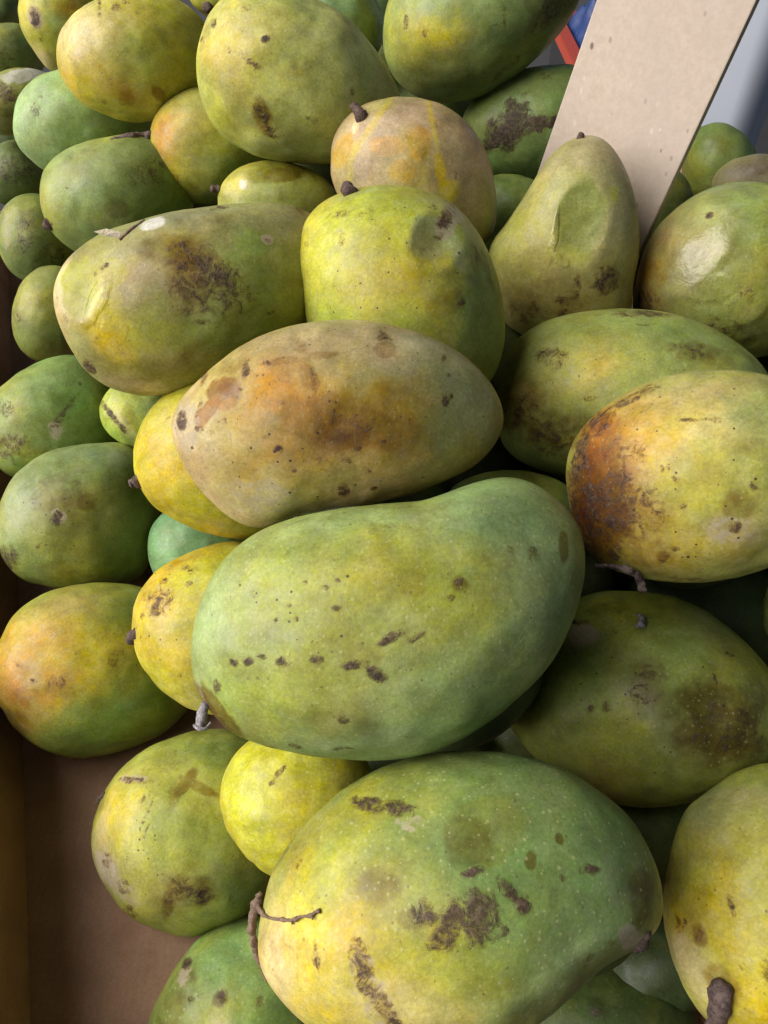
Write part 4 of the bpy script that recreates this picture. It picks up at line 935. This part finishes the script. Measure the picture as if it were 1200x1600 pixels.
mango(ell(660,1190,105,60,0), 0.49, (.07,.11,.035), 'shaded green mango in the slit under the freckled one', seed=56, lent=.3)

# --- the heap goes on past the picture's edges
for (fx, fy, fa, fb, fang, fd, lab, sd_) in (
        (600, 1860, 190, 140, 5, .345, 'green mango in the front of the heap before the largest one', 80),
        (880, 1800, 170, 120, -15, .375, 'green mango in the front of the heap before the dark one in the gap', 81),
        (1130, 1850, 160, 140, 10, .37, 'green mango in the front of the heap before the stalked yellow one', 82),
        (330, 1880, 150, 130, 0, .385, 'green mango in the front of the heap nearest the bare floor', 83),
        (1440, 1180, 160, 130, 30, .42, 'green mango at the right of the heap beside the bruised one', 84),
        (1480, 880, 150, 130, 0, .43, 'green mango at the right of the heap beside the sooty one', 85),
        (1430, 560, 160, 120, 0, .47, 'green mango at the right of the heap beside the split skinned one', 86),
        (1490, 1480, 150, 150, 0, .39, 'green mango at the right of the heap beside the stalked yellow one', 87)):
    mango(ell(fx, fy, fa, fb, fang), fd, GREEN, lab, seed=sd_)

# --- lower layers of the heap: whole mangoes wherever there is room underneath, seen only as dark backs in the gaps
def fill_heap():
    cell, ox, oy, nx, ny = 12, -400, -400, 190, 240
    zb = np.full((ny, nx), 9.0)
    shapes = []
    for (o, C, u, v, w, L, F, M) in MANGOES:
        X, Y, Z = project(C + L @ M.T)
        ix = ((X - ox) / cell).astype(int); iy = ((Y - oy) / cell).astype(int)
        ok = (ix >= 0) & (ix < nx) & (iy >= 0) & (iy < ny)
        np.minimum.at(zb, (iy[ok], ix[ok]), Z[ok])
        lo, hi = L.min(0), L.max(0)
        shapes.append((C, M, (lo + hi) / 2, (hi - lo) / 2))
    pad = zb.copy()
    for dy in (-1, 0, 1):
        for dx in (-1, 0, 1):
            pad = np.minimum(pad, np.roll(np.roll(zb, dy, 0), dx, 1))
    D, F = cube_sphere(18)
    rng = np.random.RandomState(5)
    protos = []
    for kk in range(3):
        L = D * np.array([0.062, 0.044, 0.041]) * (1 + 0.10 * D[:, 0:1]) * (1 + 0.03 * fbm(D + kk * 9, 1.6, 2, kk)[:, None])
        me = bpy.data.meshes.new('mango')
        me.from_pydata([tuple(p) for p in L], [], [tuple(f) for f in F])
        me.polygons.foreach_set('use_smooth', [True] * len(F))
        nv = len(L)
        n = fbm(D + kk * 4, 2.5, 3, kk + 3)
        t = np.array([(.055, .085, .025), (.05, .08, .028), (.07, .085, .025)][kk]) * (1 + 0.3 * n)[:, None]  # tints darkened so the shade between fruits is in the colour
        me.attributes.new('tint', 'FLOAT_COLOR', 'POINT').data.foreach_set('color', np.concatenate([t, np.ones((nv, 1))], 1).astype(np.float32).ravel())
        me.attributes.new('marks', 'FLOAT_VECTOR', 'POINT').data.foreach_set('vector', np.zeros(nv * 3, np.float32))
        me.attributes.new('finish', 'FLOAT_VECTOR', 'POINT').data.foreach_set('vector', np.tile(np.array([0, .1, .3], np.float32), nv))
        me.materials.append(SKIN)
        protos.append(me)
    samp = D[::7]
    placed = []
    es = np.array([0.060, 0.043, 0.041])
    for z in (0.200, 0.155, 0.120, 0.082, 0.045):
        for y in np.arange(-0.08, 0.64, 0.028):
            for x in np.arange(-0.34, 0.46, 0.028):
                c = np.array([x, y, z]) + (rng.rand(3) - 0.5) * np.array([.012, .012, .004])
                X, Y, Z = project((c + samp * 0.056))
                ix = ((X - ox) / cell).astype(int); iy = ((Y - oy) / cell).astype(int)
                ok = (ix >= 0) & (ix < nx) & (iy >= 0) & (iy < ny) & (Z > 0.05)
                if ok.mean() < 0.95: continue
                cover = (pad[iy[ok], ix[ok]] < Z[ok]).mean()
                if cover < 0.97: continue
                if placed and min(np.linalg.norm((c - p) / np.array([1.25, 1, 1])) for p in placed) < 0.074: continue
                rot = Matrix.Rotation(rng.rand() * 6.28, 3, 'Z') @ Matrix.Rotation((rng.rand() - .5) * 0.5, 3, 'Y')
                R3 = np.array(rot)
                body = c + (samp * es) @ R3.T
                bad = False
                for (C, M, mid, half) in shapes:
                    if np.linalg.norm(c - C) > 0.19: continue
                    q = ((body - C) @ M - mid) / half
                    if (np.sqrt((q * q).sum(1)) < 0.90).any(): bad = True; break
                if bad: continue
                placed.append(c)
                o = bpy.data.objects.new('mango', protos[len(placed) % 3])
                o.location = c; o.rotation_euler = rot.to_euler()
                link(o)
                tag(o, 'shaded green mango buried in the lower layers of the heap', 'mango', 'mangoes heaped in the box')
    FILL_COUNT = len(placed)
fill_heap()

# --- a dry leaf scrap lying on the soft spotted mango
def leaf_scrap():
    d = 0.368
    a = [ray_pt(146,362,d), ray_pt(166,357,d-.002), ray_pt(190,363,d-.003), ray_pt(188,372,d-.002), ray_pt(165,369,d-.001)]
    c = sum(a) / len(a)
    top = [p - c for p in a]
    nn = (CAM - c); nn /= np.linalg.norm(nn)
    V = top + [p - nn * 0.0006 for p in top] + [nn * 0.0008]
    F = [(5, 6, 7, 8, 9)] + [(10, (i + 1) % 5, i) for i in range(5)] + [(i, (i + 1) % 5, 5 + (i + 1) % 5, 5 + i) for i in range(5)]
    o = mesh_obj('leaf_scrap', V, F, woody('dry_leaf', (0.40, 0.34, 0.22), (0.56, 0.49, 0.36), 200), loc=c)
    s = tube('leaf_stalk', [ray_pt(187,374,d-.002), ray_pt(205,358,d-.004), ray_pt(226,343,d-.004)], [2.6*d/FPX, 2.4*d/FPX, 1.2*d/FPX], STEM_BROWN, .4, 3, 8)
    s.parent = o; s.matrix_parent_inverse = Matrix.Translation(-Vector(c))
    tag(o, 'small dry straw coloured leaf scrap on top of the soft spotted mango', 'leaf')
leaf_scrap()
